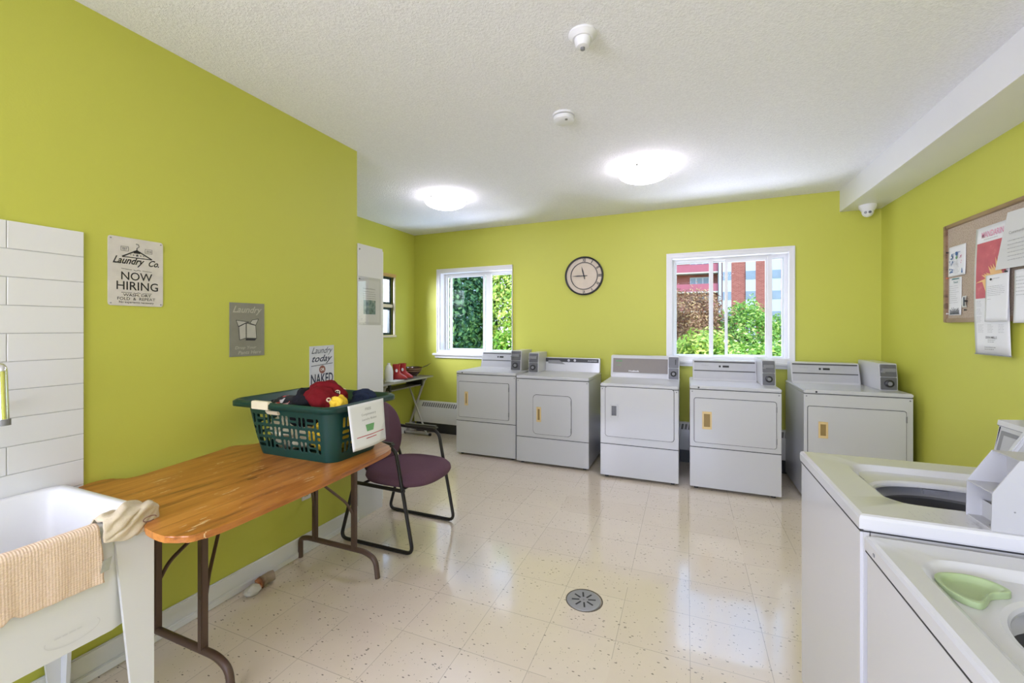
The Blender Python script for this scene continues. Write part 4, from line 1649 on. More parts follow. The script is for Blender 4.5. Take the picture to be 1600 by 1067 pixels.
loft(b, [sc(1.0, 0.8585), sc(1.0, 0.8705), sc(0.93, 0.8720), sc(0.84, 0.8700), sc(0.74, 0.8610, 0.002), sc(0.60, 0.8595, 0.002)], cap1=True)
obj('bleach_cup', b, M_cup, tB, 60)

# ================================================================ utility sink
t = thing('utility_sink', 'white plastic utility sink on splayed legs against the tiled wall', 'sink', (-1.89, 0.56, 0))
SX0, SX1, SY0, SY1, SZ = -2.172, -1.605, 0.27, 0.845, 0.805
b = BM()
cxs, cys = (SX0 + SX1) / 2, (SY0 + SY1) / 2
hx_, hy_ = (SX1 - SX0) / 2, (SY1 - SY0) / 2
n = 64
loops = [rrect(cxs, cys, hx_ - 0.02, hy_ - 0.02, 0.03, SZ - 0.045, n), rrect(cxs, cys, hx_, hy_, 0.02, SZ - 0.045, n), rrect(cxs, cys, hx_, hy_, 0.02, SZ - 0.006, n),
         rrect(cxs, cys, hx_ - 0.006, hy_ - 0.006, 0.018, SZ, n), rrect(cxs, cys, hx_ - 0.026, hy_ - 0.026, 0.03, SZ, n), rrect(cxs, cys, hx_ - 0.034, hy_ - 0.034, 0.035, SZ - 0.008, n),
         rrect(cxs, cys, hx_ - 0.06, hy_ - 0.06, 0.05, SZ - 0.25, n), rrect(cxs, cys, hx_ - 0.09, hy_ - 0.09, 0.05, SZ - 0.315, n), rrect(cxs, cys, 0.04, 0.04, 0.03, SZ - 0.325, n)]
loft(b, loops, cap1=True)
loops = [rrect(cxs, cys, hx_ - 0.012, hy_ - 0.03, 0.03, SZ - 0.04, n), rrect(cxs, cys, hx_ - 0.030, hy_ - 0.06, 0.03, SZ - 0.345, n)]
loft(b, loops, cap1=True)
obj('basin', b, M_tub, t, 50)
b = BM()
c0 = Vector((SX1 - 0.0250, 0.655, 0.512))
upt = Vector((0.018, 0, 0.305)).normalized()
for k in range(26):
    a0, a1 = 2 * PI * k / 26, 2 * PI * (k + 1) / 26
    if math.sin(a0) > 0.35:
        continue
    bar2(b, (0.060 * math.cos(a0), 0.026 * math.sin(a0)), (0.060 * math.cos(a1), 0.026 * math.sin(a1)), 0.0022, c0, (0, 1, 0), upt)
lines2(b, -0.04, 0.04, 0.0, 0.014, 1, c0, (0, 1, 0), upt, 0.004, 3)
obj('embossed_oval', b, mat('embossed_white', G(0.72), 0.35, var=(8, 0.02)), t)
for (lx, ly, sx_, sy_) in ((SX1 - 0.003, SY1 - 0.001, 1, 1), (SX0 + 0.003, SY1 - 0.001, -1, 1), (SX1 - 0.003, SY0 + 0.001, 1, -1), (SX0 + 0.003, SY0 + 0.001, -1, -1)):
    b = BM()
    zt, w0, w1_, th = SZ - 0.028, 0.105, 0.040, 0.012
    top = [(lx, ly), (lx, ly - sy_ * w0), (lx - sx_ * th, ly - sy_ * w0), (lx - sx_ * th, ly - sy_ * th), (lx - sx_ * w0, ly - sy_ * th), (lx - sx_ * w0, ly)]
    by_ = ly + sy_ * 0.0
    bot = [(lx, by_), (lx, by_ - sy_ * w1_), (lx - sx_ * th, by_ - sy_ * w1_), (lx - sx_ * th, by_ - sy_ * th), (lx - sx_ * w1_, by_ - sy_ * th), (lx - sx_ * w1_, by_)]
    loft(b, [[(p[0], p[1], 0.0) for p in bot], [(p[0], p[1], zt) for p in top]], cap0=True, cap1=True)
    obj('leg', b, M_tub, t, 20)

# faucet on the wall above the sink
t = thing('wall_faucet', 'chrome curved faucet on the tiled wall at the left edge', 'faucet', (XL + 0.012, 0.62, 1.15))
b = BM()
tube(b, [(XL + 0.01, 0.60, 1.12), (XL + 0.05, 0.60, 1.12)], 0.022, 16)
obj('wall_flange', b, M_chrome, t)
b = BM()
tube(b, [(XL + 0.05, 0.60, 1.12), (XL + 0.12, 0.61, 1.16), (XL + 0.16, 0.625, 1.27), (XL + 0.20, 0.63, 1.27), (XL + 0.22, 0.628, 1.10)], 0.013, 14, 0.06)
obj('spout', b, M_chrome, t)
b = BM()
tube(b, [(XL + 0.22, 0.628, 1.105), (XL + 0.221, 0.628, 1.085)], 0.016, 14)
obj('aerator', b, M_grey, t)

# cloths on the sink


def draped(name, label, path, ys, m, amp, seed, thick=0.003, hem=0.02, group=None, tear=0.0):
    """cloth strip: path = [(x,z)] cross-section; ys=(y0,y1) along the rim"""
    rr = random.Random(seed)
    P = fillet([(p[0], 0, p[1]) for p in path], 0.02, 4)
    # resample
    d = [0]
    for a, c_ in zip(P, P[1:]):
        d.append(d[-1] + (c_ - a).length)
    n = 60
    nv = 90
    b = BM()
    g = []
    for i in range(nv + 1):
        v = i / nv
        y = ys[0] + (ys[1] - ys[0]) * v
        row = []
        ext = 1.0 + tear * (noise.noise(Vector((v * 5.0, seed, 0))) + 0.4 * noise.noise(Vector((v * 19.0, seed, 3)))) 
        for j in range(n + 1):
            s_ = j / n * d[-1] * min(1.0, max(0.3, ext))
            k = max(0, min(len(d) - 2, next((q for q in range(len(d) - 1) if d[q + 1] >= s_), len(d) - 2)))
            f = (s_ - d[k]) / max(1e-6, d[k + 1] - d[k])
            p = P[k].lerp(P[k + 1], f)
            hang = max(0, (j / n - 0.35)) / 0.65
            off = amp * hang * (0.6 * math.sin(y * 60 + seed) + 0.5 * noise.noise(Vector((y * 14, p.z * 5, seed))))
            ey = 0.012 * noise.noise(Vector((p.z * 16, v * 2, seed + 9))) * (1 if v > 0.5 else -1) * abs(2 * v - 1)
            row.append(b.verts.new((p.x + abs(off) * 0.6 + off * 0.4 + 0.002, y + ey + hang * (v - 0.5) * 0.02, p.z + 0.001 * noise.noise(Vector((y * 40, p.x * 30, 0))))))
        g.append(row)
    for i in range(nv):
        for j in range(n):
            b.faces.new((g[i][j], g[i + 1][j], g[i + 1][j + 1], g[i][j + 1]))
    o = obj(name, b, m, angle=80)
    md = o.modifiers.new('thickness', 'SOLIDIFY')
    md.thickness = thick
    md.offset = 1
    return o


o = draped('dish_cloth', None, [(SX1 - 0.05, SZ - 0.05), (SX1 - 0.035, SZ + 0.003), (SX1 + 0.004, SZ + 0.003), (SX1 + 0.006, SZ - 0.05), (SX1 + 0.010, SZ - 0.165)], (0.30, 0.700), M_waffle, 0.010, 3, tear=0.16)
tag(o, 'peach waffle cloth hanging over the front rim of the white sink', 'cloth')
b = BM()
c0 = Vector((SX1 + 0.020, 0.702, SZ - 0.10))
prism(b, [c0, c0 + Vector((0.003, 0.020, 0.006)), c0 + Vector((0.004, 0.012, -0.030)), c0 + Vector((0.0, -0.006, -0.034))], (0.0015, 0, 0))
lab = obj('care_label', b, mat('grey_olive_label', (0.34, 0.33, 0.26, 1), 0.8, var=(60, 0.2)), None)
lab.parent = o
lab.location = lab.location - o.location


def blob(bm, c, r, amp=0.25, freq=3.0, seed=0, sub=4, flat=None, ridge=True, rot=0.0):
    start = len(bm.verts)
    bmesh.ops.create_icosphere(bm, subdivisions=sub, radius=1.0)
    bm.verts.ensure_lookup_table()
    cr, sr = math.cos(rot), math.sin(rot)
    for v in bm.verts[start:]:
        d = v.co.normalized()
        q = d * freq + Vector((seed * 3.1, seed * 1.7, seed))
        w = noise.noise(q)
        if ridge:
            w2 = 1 - abs(noise.noise(q * 1.7 + Vector((5, 5, 5)))) * 2
            w3 = 1 - abs(noise.noise(q * 3.6)) * 2
            ax = Vector((math.sin(seed * 2.3), math.cos(seed * 2.3), 0.4))
            k = 1 + amp * (w * 0.9 + 0.30 * w2 - 0.15 + 0.22 * math.sin(9 * d.dot(ax) + 5 * w) + 0.05 * w3)
        else:
            k = 1 + amp * w
        p = Vector((d.x * r[0] * k, d.y * r[1] * k, d.z * r[2] * k))
        p = Vector((p.x * cr - p.y * sr, p.x * sr + p.y * cr, p.z))
        if flat is not None and p.z < flat:
            p.z = flat + (p.z - flat) * 0.05
        v.co = Vector(c) + p
    return bm


# bunched rag over the front corner of the sink
b = BM()
G_ = []
nu, nv = 70, 50
for i in range(nu + 1):
    u = i / nu
    row = []
    for j in range(nv + 1):
        v = j / nv
        y = 0.705 + 0.145 * u
        w = math.sin(PI * u) ** 0.5
        s_ = (v - 0.45) * (0.14 + 0.02 * w)
        lift = 0.006 + 0.020 * w * math.exp(-((v - 0.42) / 0.25) ** 2)
        fold = 0.010 * math.sin(19 * v + 13 * u) * w + 0.010 * noise.noise(Vector((u * 4, v * 5, 2.2)))
        if s_ < 0:
            x = SX1 - 0.010 + s_
            z = SZ + 0.002 + lift + fold - max(0, -s_ - 0.03) * 0.9
        else:
            x = SX1 - 0.010 + min(s_, 0.024) + 0.012 * w + abs(fold) * 0.6
            z = SZ + 0.002 + lift - max(0, s_ - 0.018) * 0.95 + fold * 0.4
        row.append(b.verts.new((x, y + 0.008 * noise.noise(Vector((v * 5, u * 3, 7))), z)))
    G_.append(row)
for i in range(nu):
    for j in range(nv):
        b.faces.new((G_[i][j], G_[i + 1][j], G_[i + 1][j + 1], G_[i][j + 1]))
o = obj('cleaning_rag', b, M_rag, angle=80)
md = o.modifiers.new('thickness', 'SOLIDIFY')
md.thickness = 0.004
tag(o, 'beige rag bunched over the front corner of the white sink', 'cloth')
b = BM()
for k in range(12):
    a0, a1 = 2 * PI * k / 14, 2 * PI * (k + 1) / 14
    bar2(b, (0.018 * math.cos(a0), 0.008 * math.sin(a0)), (0.018 * math.cos(a1), 0.008 * math.sin(a1)), 0.003, (SX1 + 0.036, 0.812, SZ - 0.018), (0, 1, 0), (0, 0, 1))
lab = obj('printed_mark', b, mat('brown_print2', srgb(130, 90, 80), 0.7, var=(30, 0.1)), None)
lab.parent = o
lab.location = lab.location - o.location

# ================================================================ wooden folding table
TZ = 0.775
TT = 0.021
t = thing('folding_table', 'worn orange pine table with curved ends on brown folding legs', 'table', (-1.77, 1.35, 0))
out = [(-1.350, 1.50), (-1.336, 1.25), (-1.331, 0.98), (-1.332, 0.88), (-1.352, 0.815), (-1.405, 0.778), (-1.50, 0.778), (-1.575, 0.800), (-1.600, 0.852), (-1.75, 0.857), (-1.95, 0.858),
       (-2.12, 0.866), (-2.176, 0.895), (-2.186, 0.94), (-2.184, 0.975), (-2.150, 0.997), (-2.104, 1.02), (-2.120, 1.15), (-2.145, 1.30), (-2.168, 1.42), (-2.184, 1.475),
       (-2.187, 1.500), (-2.168, 1.520), (-2.125, 1.550), (-2.105, 1.62), (-2.09, 1.75), (-2.04, 1.85), (-1.95, 1.91), (-1.83, 1.935), (-1.70, 1.92), (-1.584, 1.880),
       (-1.470, 1.833), (-1.400, 1.785), (-1.368, 1.70)]
out = [(max(-2.1875, p.x), p.y) for p in catmull(out, 4)]
b = BM()
prism(b, [(p[0], p[1], TZ - TT) for p in out], (0, 0, TT), 0.005, 3)
obj('tabletop', b, M_pine, t, 30)
LX0, LX1 = -2.048, -1.752
for yl, sgn in ((1.085, 1), (1.905, -1)):
    b = BM()       # foot bar with bent-down ends
    tube(b, [(-2.165, yl, 0.0), (-2.165, yl, 0.115), (-2.10, yl, 0.128), (-1.67, yl, 0.128), (-1.600, yl, 0.100), (-1.585, yl, 0.0)], 0.0145, 12, 0.045)
    fr = obj('foot_bar', b, M_brownmetal, t)
    for lx in (LX0, LX1):
        b = BM()
        box(b, lx - 0.0135, lx + 0.0135, yl - 0.0135, yl + 0.0135, 0.120, TZ - TT, 0.003)
        lathe(b, [(0.006, -0.016), (0.006, 0.016)], (lx, yl, 0.335), 10, 'Y')
        obj('leg', b, M_brownmetal, t)
    b = BM()
    box(b, LX0 - 0.03, LX1 + 0.03, yl - 0.016, yl + 0.016, TZ - TT - 0.022, TZ - TT, 0.003)
    obj('leg_bracket', b, M_brownmetal, t)
    piv = (-1.90, yl + sgn * 0.20, 0.615)
    for lx in (LX0, LX1):
        b = BM()
        tube(b, [(lx, yl + sgn * 0.012, 0.335), (lx + (0.02 if lx < -1.9 else -0.02), yl + sgn * 0.035, 0.40), (piv[0] + (0.012 if lx > -1.9 else -0.012), piv[1] - sgn * 0.03, piv[2] - 0.035), piv], 0.0095, 8, 0.03, flat=0.6)
        obj('brace', b, M_brownmetal, t)
    b = BM()
    hexa(b, [(piv[0] - 0.03, piv[1] - 0.03, piv[2] - 0.02), (piv[0] + 0.03, piv[1] - 0.03, piv[2] - 0.02), (piv[0] + 0.03, piv[1] + 0.03, piv[2] - 0.02), (piv[0] - 0.03, piv[1] + 0.03, piv[2] - 0.02),
             (piv[0] - 0.03, piv[1] - 0.03, piv[2] + 0.012), (piv[0] + 0.03, piv[1] - 0.03, piv[2] + 0.012), (piv[0] + 0.03, piv[1] + 0.03, piv[2] + 0.012), (piv[0] - 0.03, piv[1] + 0.03, piv[2] + 0.012)], 0.004)
    obj('brace_lock', b, M_blacktube, t)
    for dx in (-0.02, 0.02):
        b = BM()
        tube(b, [(piv[0] + dx, piv[1], piv[2]), (piv[0] + dx * 2.2, piv[1] + sgn * 0.08, TZ - TT - 0.004)], 0.009, 8, flat=0.6)
        obj('brace', b, M_brownmetal, t)

# ================================================================ laundry basket
BZ0, BZ1 = TZ + 0.001, 1.037
t = thing('laundry_basket', 'dark green plastic laundry basket full of clothes on the wooden table', 'laundry basket', (-1.745, 1.64, BZ0))


def rr_arc(cx, cy, hx, hy, r, N):
    """N points equally spaced by arc length round a rounded rectangle, starting mid near side"""
    seg = []
    pts = []
    for (ccx, ccy, a0) in ((hx - r, -(hy - r), -PI / 2), (hx - r, hy - r, 0), (-(hx - r), hy - r, PI / 2), (-(hx - r), -(hy - r), PI)):
        for k in range(13):
            a = a0 + PI / 2 * k / 12
            pts.append((ccx + r * math.cos(a), ccy + r * math.sin(a)))
    pts = [(0, -hy)] + pts + [(0, -hy)]
    d = [0]
    for a, c_ in zip(pts, pts[1:]):
        d.append(d[-1] + math.hypot(c_[0] - a[0], c_[1] - a[1]))
    out_ = []
    k = 0
    for i in range(N):
        s_ = d[-1] * i / N
        while d[k + 1] < s_:
            k += 1
        f = (s_ - d[k]) / max(1e-9, d[k + 1] - d[k])
        out_.append((cx + pts[k][0] * (1 - f) + pts[k + 1][0] * f, cy + pts[k][1] * (1 - f) + pts[k + 1][1] * f))
    return out_


NS, NV = 720, 100
bcx0, bcy0, bhx0, bhy0 = -1.713, 1.620, 0.240, 0.150
bcx1, bcy1, bhx1, bhy1 = -1.750, 1.640, 0.305, 0.222


def bloop(v, out_=0.0, z=None):
    e = v ** 0.8 * 0.62 if v <= 0.86 else 0.55 + (v - 0.86) / 0.14 * 0.45
    e = min(1, e)
    return [(p[0], p[1], (BZ0 + 0.0 + (BZ1 - BZ0) * v) if z is None else z) for p in
            rr_arc(bcx0 + (bcx1 - bcx0) * e, bcy0 + (bcy1 - bcy0) * e, bhx0 + (bhx1 - bhx0) * e + out_, bhy0 + (bhy1 - bhy0) * e + out_, 0.055, NS)]


def hole(s, v):
    """s = metres along side from its middle, v=height fraction"""
    z = v * 0.27
    cw, ch = 0.054, 0.060
    z0 = 0.034
    row = math.floor((z - z0) / ch)
    if row < 0 or row > 2:
        return False
    col = math.floor(s / cw + 0.5)
    ls = s - col * cw
    lz = z - z0 - (row + 0.5) * ch
    if (row + col) % 2 == 0:
        for o_ in (-0.0130, 0.0130):
            if ((ls - o_) / 0.0085) ** 2 < 1 and (abs(lz) < 0.0175 or ((ls - o_) / 0.0085) ** 2 + ((abs(lz) - 0.0175) / 0.0075) ** 2 < 1):
                return True
    else:
        for o_ in (-0.0130, 0.0130):
            if ((lz - o_) / 0.0085) ** 2 < 1 and (abs(ls) < 0.0145 or ((lz - o_) / 0.0085) ** 2 + ((abs(ls) - 0.0145) / 0.0075) ** 2 < 1):
                return True
    return False


b = BM()
R = [[b.verts.new(p) for p in bloop(j / NV)] for j in range(NV + 1)]
perim = 2 * (2 * 0.265 + 2 * 0.18)
import bisect
side_len = None
for j in range(NV):
    mid = bloop((j + 0.5) / NV)
    for i in range(NS):
        p = mid[i]
        e = 0.4
        dx, dy = p[0] - (-1.745), p[1] - 1.643
        cut = False
        if abs(dx) < 0.215 and abs(dy) > 0.14:
            cut = hole(dx, (j + 0.5) / NV)
        elif abs(dy) < 0.135 and abs(dx) > 0.22:
            cut = hole(dy, (j + 0.5) / NV)
        if not cut:
            b.faces.new((R[j][i], R[j][(i + 1) % NS], R[j + 1][(i + 1) % NS], R[j + 1][i]))
# rim lip
L1 = [b.verts.new(p) for p in bloop(1.0, 0.010, BZ1 + 0.004)]
L2 = [b.verts.new(p) for p in bloop(1.0, 0.020, BZ1 - 0.004)]
L3 = [b.verts.new(p) for p in bloop(1.0, 0.020, BZ1 - 0.026)]
for A_, B_ in ((R[NV], L1), (L1, L2), (L2, L3)):
    for i in range(NS):
        b.faces.new((A_[i], A_[(i + 1) % NS], B_[(i + 1) % NS], B_[i]))
b.faces.new(R[0][::-1])
o = obj('basket_body', b, M_greenbasket, t, 50)
md = o.modifiers.new('thickness', 'SOLIDIFY')
md.thickness = 0.0028
md.offset = -1
for yy, dd in ((bcy1 - bhy1 - 0.012, 1), (bcy1 + bhy1 + 0.012, -1)):
    b = BM()
    box(b, -1.905, -1.79, yy - 0.011, yy + 0.012, BZ1 - 0.030, BZ1 + 0.008, 0.003)
    h_ = obj('handle_grip', b, M_ivory, t)
b = BM()
bx_ = bcy1 - bhy1
hexa(b, [(-1.85, bx_ + 0.018, BZ1 - 0.060), (-1.77, bx_ + 0.018, BZ1 - 0.060), (-1.77, bx_ + 0.03, BZ1 - 0.060), (-1.85, bx_ + 0.03, BZ1 - 0.060),
         (-1.855, bx_ + 0.006, BZ1 - 0.040), (-1.765, bx_ + 0.006, BZ1 - 0.040), (-1.765, bx_ + 0.02, BZ1 - 0.040), (-1.855, bx_ + 0.02, BZ1 - 0.040)], 0.004)
obj('handle_slot', b, M_cream, t)

# paper notice on the basket's right side, curling
t = thing('paper_notice', 'white notice in a clear sleeve taped to the right side of the green basket', 'notice', (-1.42, 1.64, 0.825))


def nsheet(bm, y0, y1, z0, z1, x0, skew, nn=14):
    g = []
    for i in range(nn + 1):
        u = i / nn
        row = []
        for j in range(nn + 1):
            v = j / nn
            y = y0 + (y1 - y0) * u + skew * (1 - v)
            z = z0 + (z1 - z0) * v
            x = x0 + 0.014 * math.sin(PI * u) * (1 - v) + 0.012 * (1 - v) * (1 - u)
            row.append(bm.verts.new((x, y, z)))
        g.append(row)
    for i in range(nn):
        for j in range(nn):
            bm.faces.new((g[i][j], g[i + 1][j], g[i + 1][j + 1], g[i][j + 1]))


NX = -1.418
b = BM()
nsheet(b, 1.50, 1.745, 0.822, 1.034, NX, 0.022)
o = obj('page', b, M_paper, t)
md = o.modifiers.new('thickness', 'SOLIDIFY')
md.thickness = 0.0006
b = BM()
nsheet(b, 1.52, 1.785, 0.825, 1.040, NX - 0.004, 0.02)
o = obj('clear_sleeve', b, M_sleeve, t)
b = BM()
nx = NX + 0.0135


def np_(u, v, extra=0.0012):
    y = 1.50 + 0.245 * u + 0.022 * (1 - v)
    return Vector((NX + 0.014 * math.sin(PI * u) * (1 - v) + 0.012 * (1 - v) * (1 - u) + extra, y, 0.822 + 0.212 * v))


for s_, u_, v_, w_, h__ in (('FREE', 0.52, 0.85, 0.04, 0.012), ('Complimentary', 0.52, 0.73, 0.10, 0.014), ('Laundry Basket', 0.52, 0.62, 0.10, 0.013)):
    text(b, s_, np_(u_, v_), (0, 1, 0), (-0.06, 0, 1), w_, h__)
obj('lettering', b, M_inkgrey, t)
b = BM()
for v_, u0_, u1_ in ((0.27, 0.12, 0.92), (0.21, 0.35, 0.65)):
    a_, d_ = np_(u0_, v_, 0.0030), np_(u1_, v_, 0.0030)
    m_ = np_((u0_ + u1_) / 2, v_, 0.0022)
    for p_, q_ in ((a_, m_), (m_, d_)):
        n_ = Vector((0, 0, 0.0018))
        b.faces.new([b.verts.new(z_) for z_ in (p_ - n_, q_ - n_, q_ + n_, p_ + n_)])
obj('red_print_line', b, M_inkred, t)
b = BM()
c_ = np_(0.5, 0.43, 0.0015)
poly2(b, [(-0.022, -0.016), (0.022, -0.016), (0.030, 0.016), (-0.030, 0.016)], c_, (0, 1, 0), (-0.06, 0, 1))
obj('green_basket_picture', b, M_inkgreen, t)

# clothes in the basket


def garment(label, cat, c, r, m, amp, freq, seed, rot=0.0, sub=5, name='garment'):
    b = BM()
    blob(b, c, r, amp, freq, seed, sub, rot=rot)
    o = obj(name, b, m, angle=80)
    return tag(o, label, cat, None)


garment('cream cloth low in the green basket, seen through the slots', 'cloth', (-1.835, 1.625, 0.872), (0.130, 0.140, 0.092), M_cream, 0.22, 1.6, 3, name='cream_cloth')
garment('yellow cloth low in the basket at its right end', 'cloth', (-1.61, 1.63, 0.866), (0.105, 0.130, 0.090), M_yellow, 0.22, 1.6, 5, name='yellow_cloth')
garment('black garment heaped in the middle of the basket', 'garment', (-1.715, 1.590, 1.000), (0.100, 0.110, 0.095), M_blackcloth, 0.35, 1.5, 8, name='black_garment')
hat = garment('dark red knit hat with white round badges on top of the basket pile', 'hat', (-1.625, 1.580, 1.052), (0.098, 0.085, 0.074), M_redcloth, 0.30, 1.3, 11, 0.4, name='knit_hat')
garment('bright yellow garment at the front right of the basket pile', 'garment', (-1.525, 1.555, 1.018), (0.044, 0.068, 0.046), M_yellow, 0.28, 1.4, 14, 0.8, name='yellow_garment')
garment('dark navy garment with ochre lining at the far right of the basket', 'garment', (-1.530, 1.735, 1.015), (0.062, 0.085, 0.060), M_navycloth, 0.30, 1.5, 19, 0.2, name='navy_garment')


def m_pat():
    k = NT('red_white_black_patterned_fabric', 0.9)
    v = k.n('ShaderNodeTexVoronoi')
    v.inputs['Scale'].default_value = 45
    k.l(k.tc.outputs['Object'], v.inputs['Vector'])
    r = k.n('ShaderNodeSeparateColor')
    k.l(v.outputs['Color'], r.inputs[0])
    k.l(k.ramp(r.outputs[0], [(0.0, (0.01, 0.01, 0.012, 1)), (0.62, (0.02, 0.02, 0.02, 1)), (0.66, (0.6, 0.6, 0.6, 1)), (0.85, (0.45, 0.05, 0.05, 1))]), k.p.inputs['Base Color'])
    return k.m


garment('black garment with red and white pattern at the left of the pile', 'garment', (-1.845, 1.56, 1.005), (0.075, 0.070, 0.042), m_pat(), 0.32, 1.6, 23, name='patterned_garment')
garment('small black sock at the left end of the basket pile', 'sock', (-1.935, 1.57, 0.985), (0.048, 0.052, 0.038), M_blackcloth, 0.30, 1.6, 27, sub=4, name='black_sock')
# badges on the hat, laid against its surface facing the viewer


def ray_badge(parent, tgt, r, grid):
    dg = bpy.context.evaluated_depsgraph_get()
    o0 = Vector((0, 0, CAMH))
    d = (Vector(tgt) - o0).normalized()
    ok, loc, nor, *_ = S.ray_cast(dg, o0, d)
    if not ok:
        return
    nn = (nor - d).normalized()
    s_ = nn.cross(Vector((0, 0, 1))).normalized()
    u_ = s_.cross(nn)
    b = BM()
    ring = [loc + nn * 0.003 + s_ * math.cos(a) * r + u_ * math.sin(a) * r for a in [2 * PI * k / 20 for k in range(20)]]
    prism(b, ring, -nn * 0.006)
    bd = obj('badge', b, M_cream, None)
    bd.parent = parent
    bd.location = bd.location - parent.location
    b = BM()
    if grid:
        for da in (-0.42, 0.42):
            for db in (-0.42, 0.42):
                q = loc + nn * 0.0032 + s_ * da * r * 0.8 + u_ * db * r * 0.8
                prism(b, [q + s_ * e * r * 0.26 + u_ * f * r * 0.26 for e, f in ((-1, -1), (1, -1), (1, 1), (-1, 1))], nn * 0.0008)
    else:
        q = loc + nn * 0.0032
        prism(b, [q + s_ * e * r * 0.6 + u_ * f * r * 0.6 for e, f in ((0, -1), (1, 0.3), (0.5, 1), (0, 0.5), (-0.5, 1), (-1, 0.3))], nn * 0.0008)
    bd2 = obj('badge_mark', b, M_redcloth if not grid else M_blackcloth, None)
    bd2.parent = bd
    bd2.location = bd2.location - parent.location - bd.location


ray_badge(hat, (-1.506, 1.530, 1.088), 0.0125, True)
ray_badge(hat, (-1.560, 1.530, 1.050), 0.0105, False)

# crumpled sock on the floor by the baseboard
b = BM()
blob(b, (-2.085, 1.540, 0.026), (0.030, 0.040, 0.026), 0.25, 1.5, 31, 4)
blob(b, (-2.105, 1.600, 0.028), (0.028, 0.036, 0.028), 0.30, 1.6, 33, 4)
tube(b, [(-2.112, 1.612, 0.030), (-2.104, 1.645, 0.032), (-2.096, 1.668, 0.034)], [0.024, 0.028, 0.026], 16, caps=False)
for v in b.verts:
    v.co.z = max(v.co.z, 0.001)


def m_sock():
    k = NT('white_orange_brown_sock', 0.9)
    x, y, z = k.xyz()
    k.l(k.ramp(k.math('MULTIPLY', k.math('ADD', y, 0.075), 6.6), [(0.0, (0.62, 0.60, 0.55, 1)), (0.32, (0.60, 0.57, 0.5, 1)), (0.40, (0.50, 0.19, 0.08, 1)), (0.52, (0.16, 0.07, 0.04, 1)), (0.60, (0.30, 0.23, 0.15, 1)), (0.9, (0.36, 0.28, 0.2, 1))]), k.p.inputs['Base Color'])
    return k.m


o = obj('sock', b, m_sock(), angle=80)
tag(o, 'white, orange and brown crumpled sock on the floor against the left baseboard', 'sock')

# ================================================================ office side chair
t = thing('office_chair', 'plum fabric armchair with black tube sled base behind the wooden table', 'chair', (-1.80, 2.41, 0))
YN, YFR = 2.165, 2.660
for yy, nm in ((YN, 'near'), (YFR, 'far')):
    b = BM()
    off = 0.02 if nm == 'near' else 0
    tube(b, [(-2.035, yy, 0.52), (-1.985, yy, 0.40), (-2.10, yy, 0.013), (-1.535 + off * 0, yy, 0.013), (-1.665, yy, 0.640), (-2.025, yy, 0.655)], 0.0115, 12, 0.055)
    obj('frame_tube', b, M_blacktube, t)
    b = BM()
    box(b, -1.960, -1.675, yy - 0.024, yy + 0.024, 0.648, 0.676, 0.012, 3)
    obj('armrest_pad', b, mat('dark_olive_armrest', (0.035, 0.033, 0.024, 1), 0.5, var=(10, 0.1)), t)
b = BM()
for xx in (-1.93, -1.63):
    tube(b, [(xx, YN, 0.385), (xx, YFR, 0.385)], 0.009, 8)
for yy in (YN, YFR):
    tube(b, [(-1.985, yy, 0.39), (-1.60, yy, 0.385)], 0.0115, 10)
obj('seat_support', b, M_blacktube, t)
b = BM()
for yy in (2.31, 2.53):
    tube(b, [(-1.97, yy, 0.39), (-2.03, yy, 0.44), (-2.06, yy, 0.62)], 0.009, 8, 0.03)
tube(b, [(-2.035, YN, 0.655), (-2.075, YN + 0.03, 0.64), (-2.085, YN + 0.12, 0.63), (-2.085, YFR - 0.12, 0.63), (-2.075, YFR - 0.03, 0.64), (-2.035, YFR, 0.655)], 0.0105, 10, 0.03)
obj('back_support', b, M_blacktube, t)
b = BM()
scx, scy, shx, shy = -1.735, 2.405, 0.262, 0.252
lp = []
for s_, z, p in ((0.80, 0.398, 3.0), (0.95, 0.404, 2.8), (1.0, 0.425, 2.7), (0.985, 0.448, 2.7), (0.93, 0.465, 2.6), (0.80, 0.474, 2.5), (0.5, 0.478, 2.3), (0.15, 0.479, 2)):
    lp.append([(x, y, z_ + (0.0 if s_ < 1 else 0)) for x, y, z_ in rrect(scx, scy, shx * s_, shy * s_, 0, z, 56, power=p)])
loft(b, lp, True, True)
obj('seat', b, M_purple, t, 60)
b = BM()
lp = []
bcz = 0.640
for s_, dxx in ((0.75, -0.032), (0.95, -0.026), (1.0, -0.008), (0.98, 0.010), (0.90, 0.022), (0.7, 0.030), (0.4, 0.034), (0.1, 0.035)):
    L = []
    for y, z, _ in rrect(0, 0, 0.235 * s_, 0.238 * s_, 0, 0, 56, power=2.35):
        narrow = 1.0 - 0.10 * (z / 0.238) ** 2
        tilt = -0.16 * z
        curve = -0.06 * (y / 0.235) ** 2
        L.append((-2.005 + dxx + tilt * 1.0 - curve * 0.5 - 0.015, 2.415 + y * narrow, bcz + z))
    lp.append(L)
loft(b, lp, True, True)
obj('backrest', b, M_purple, t, 60)

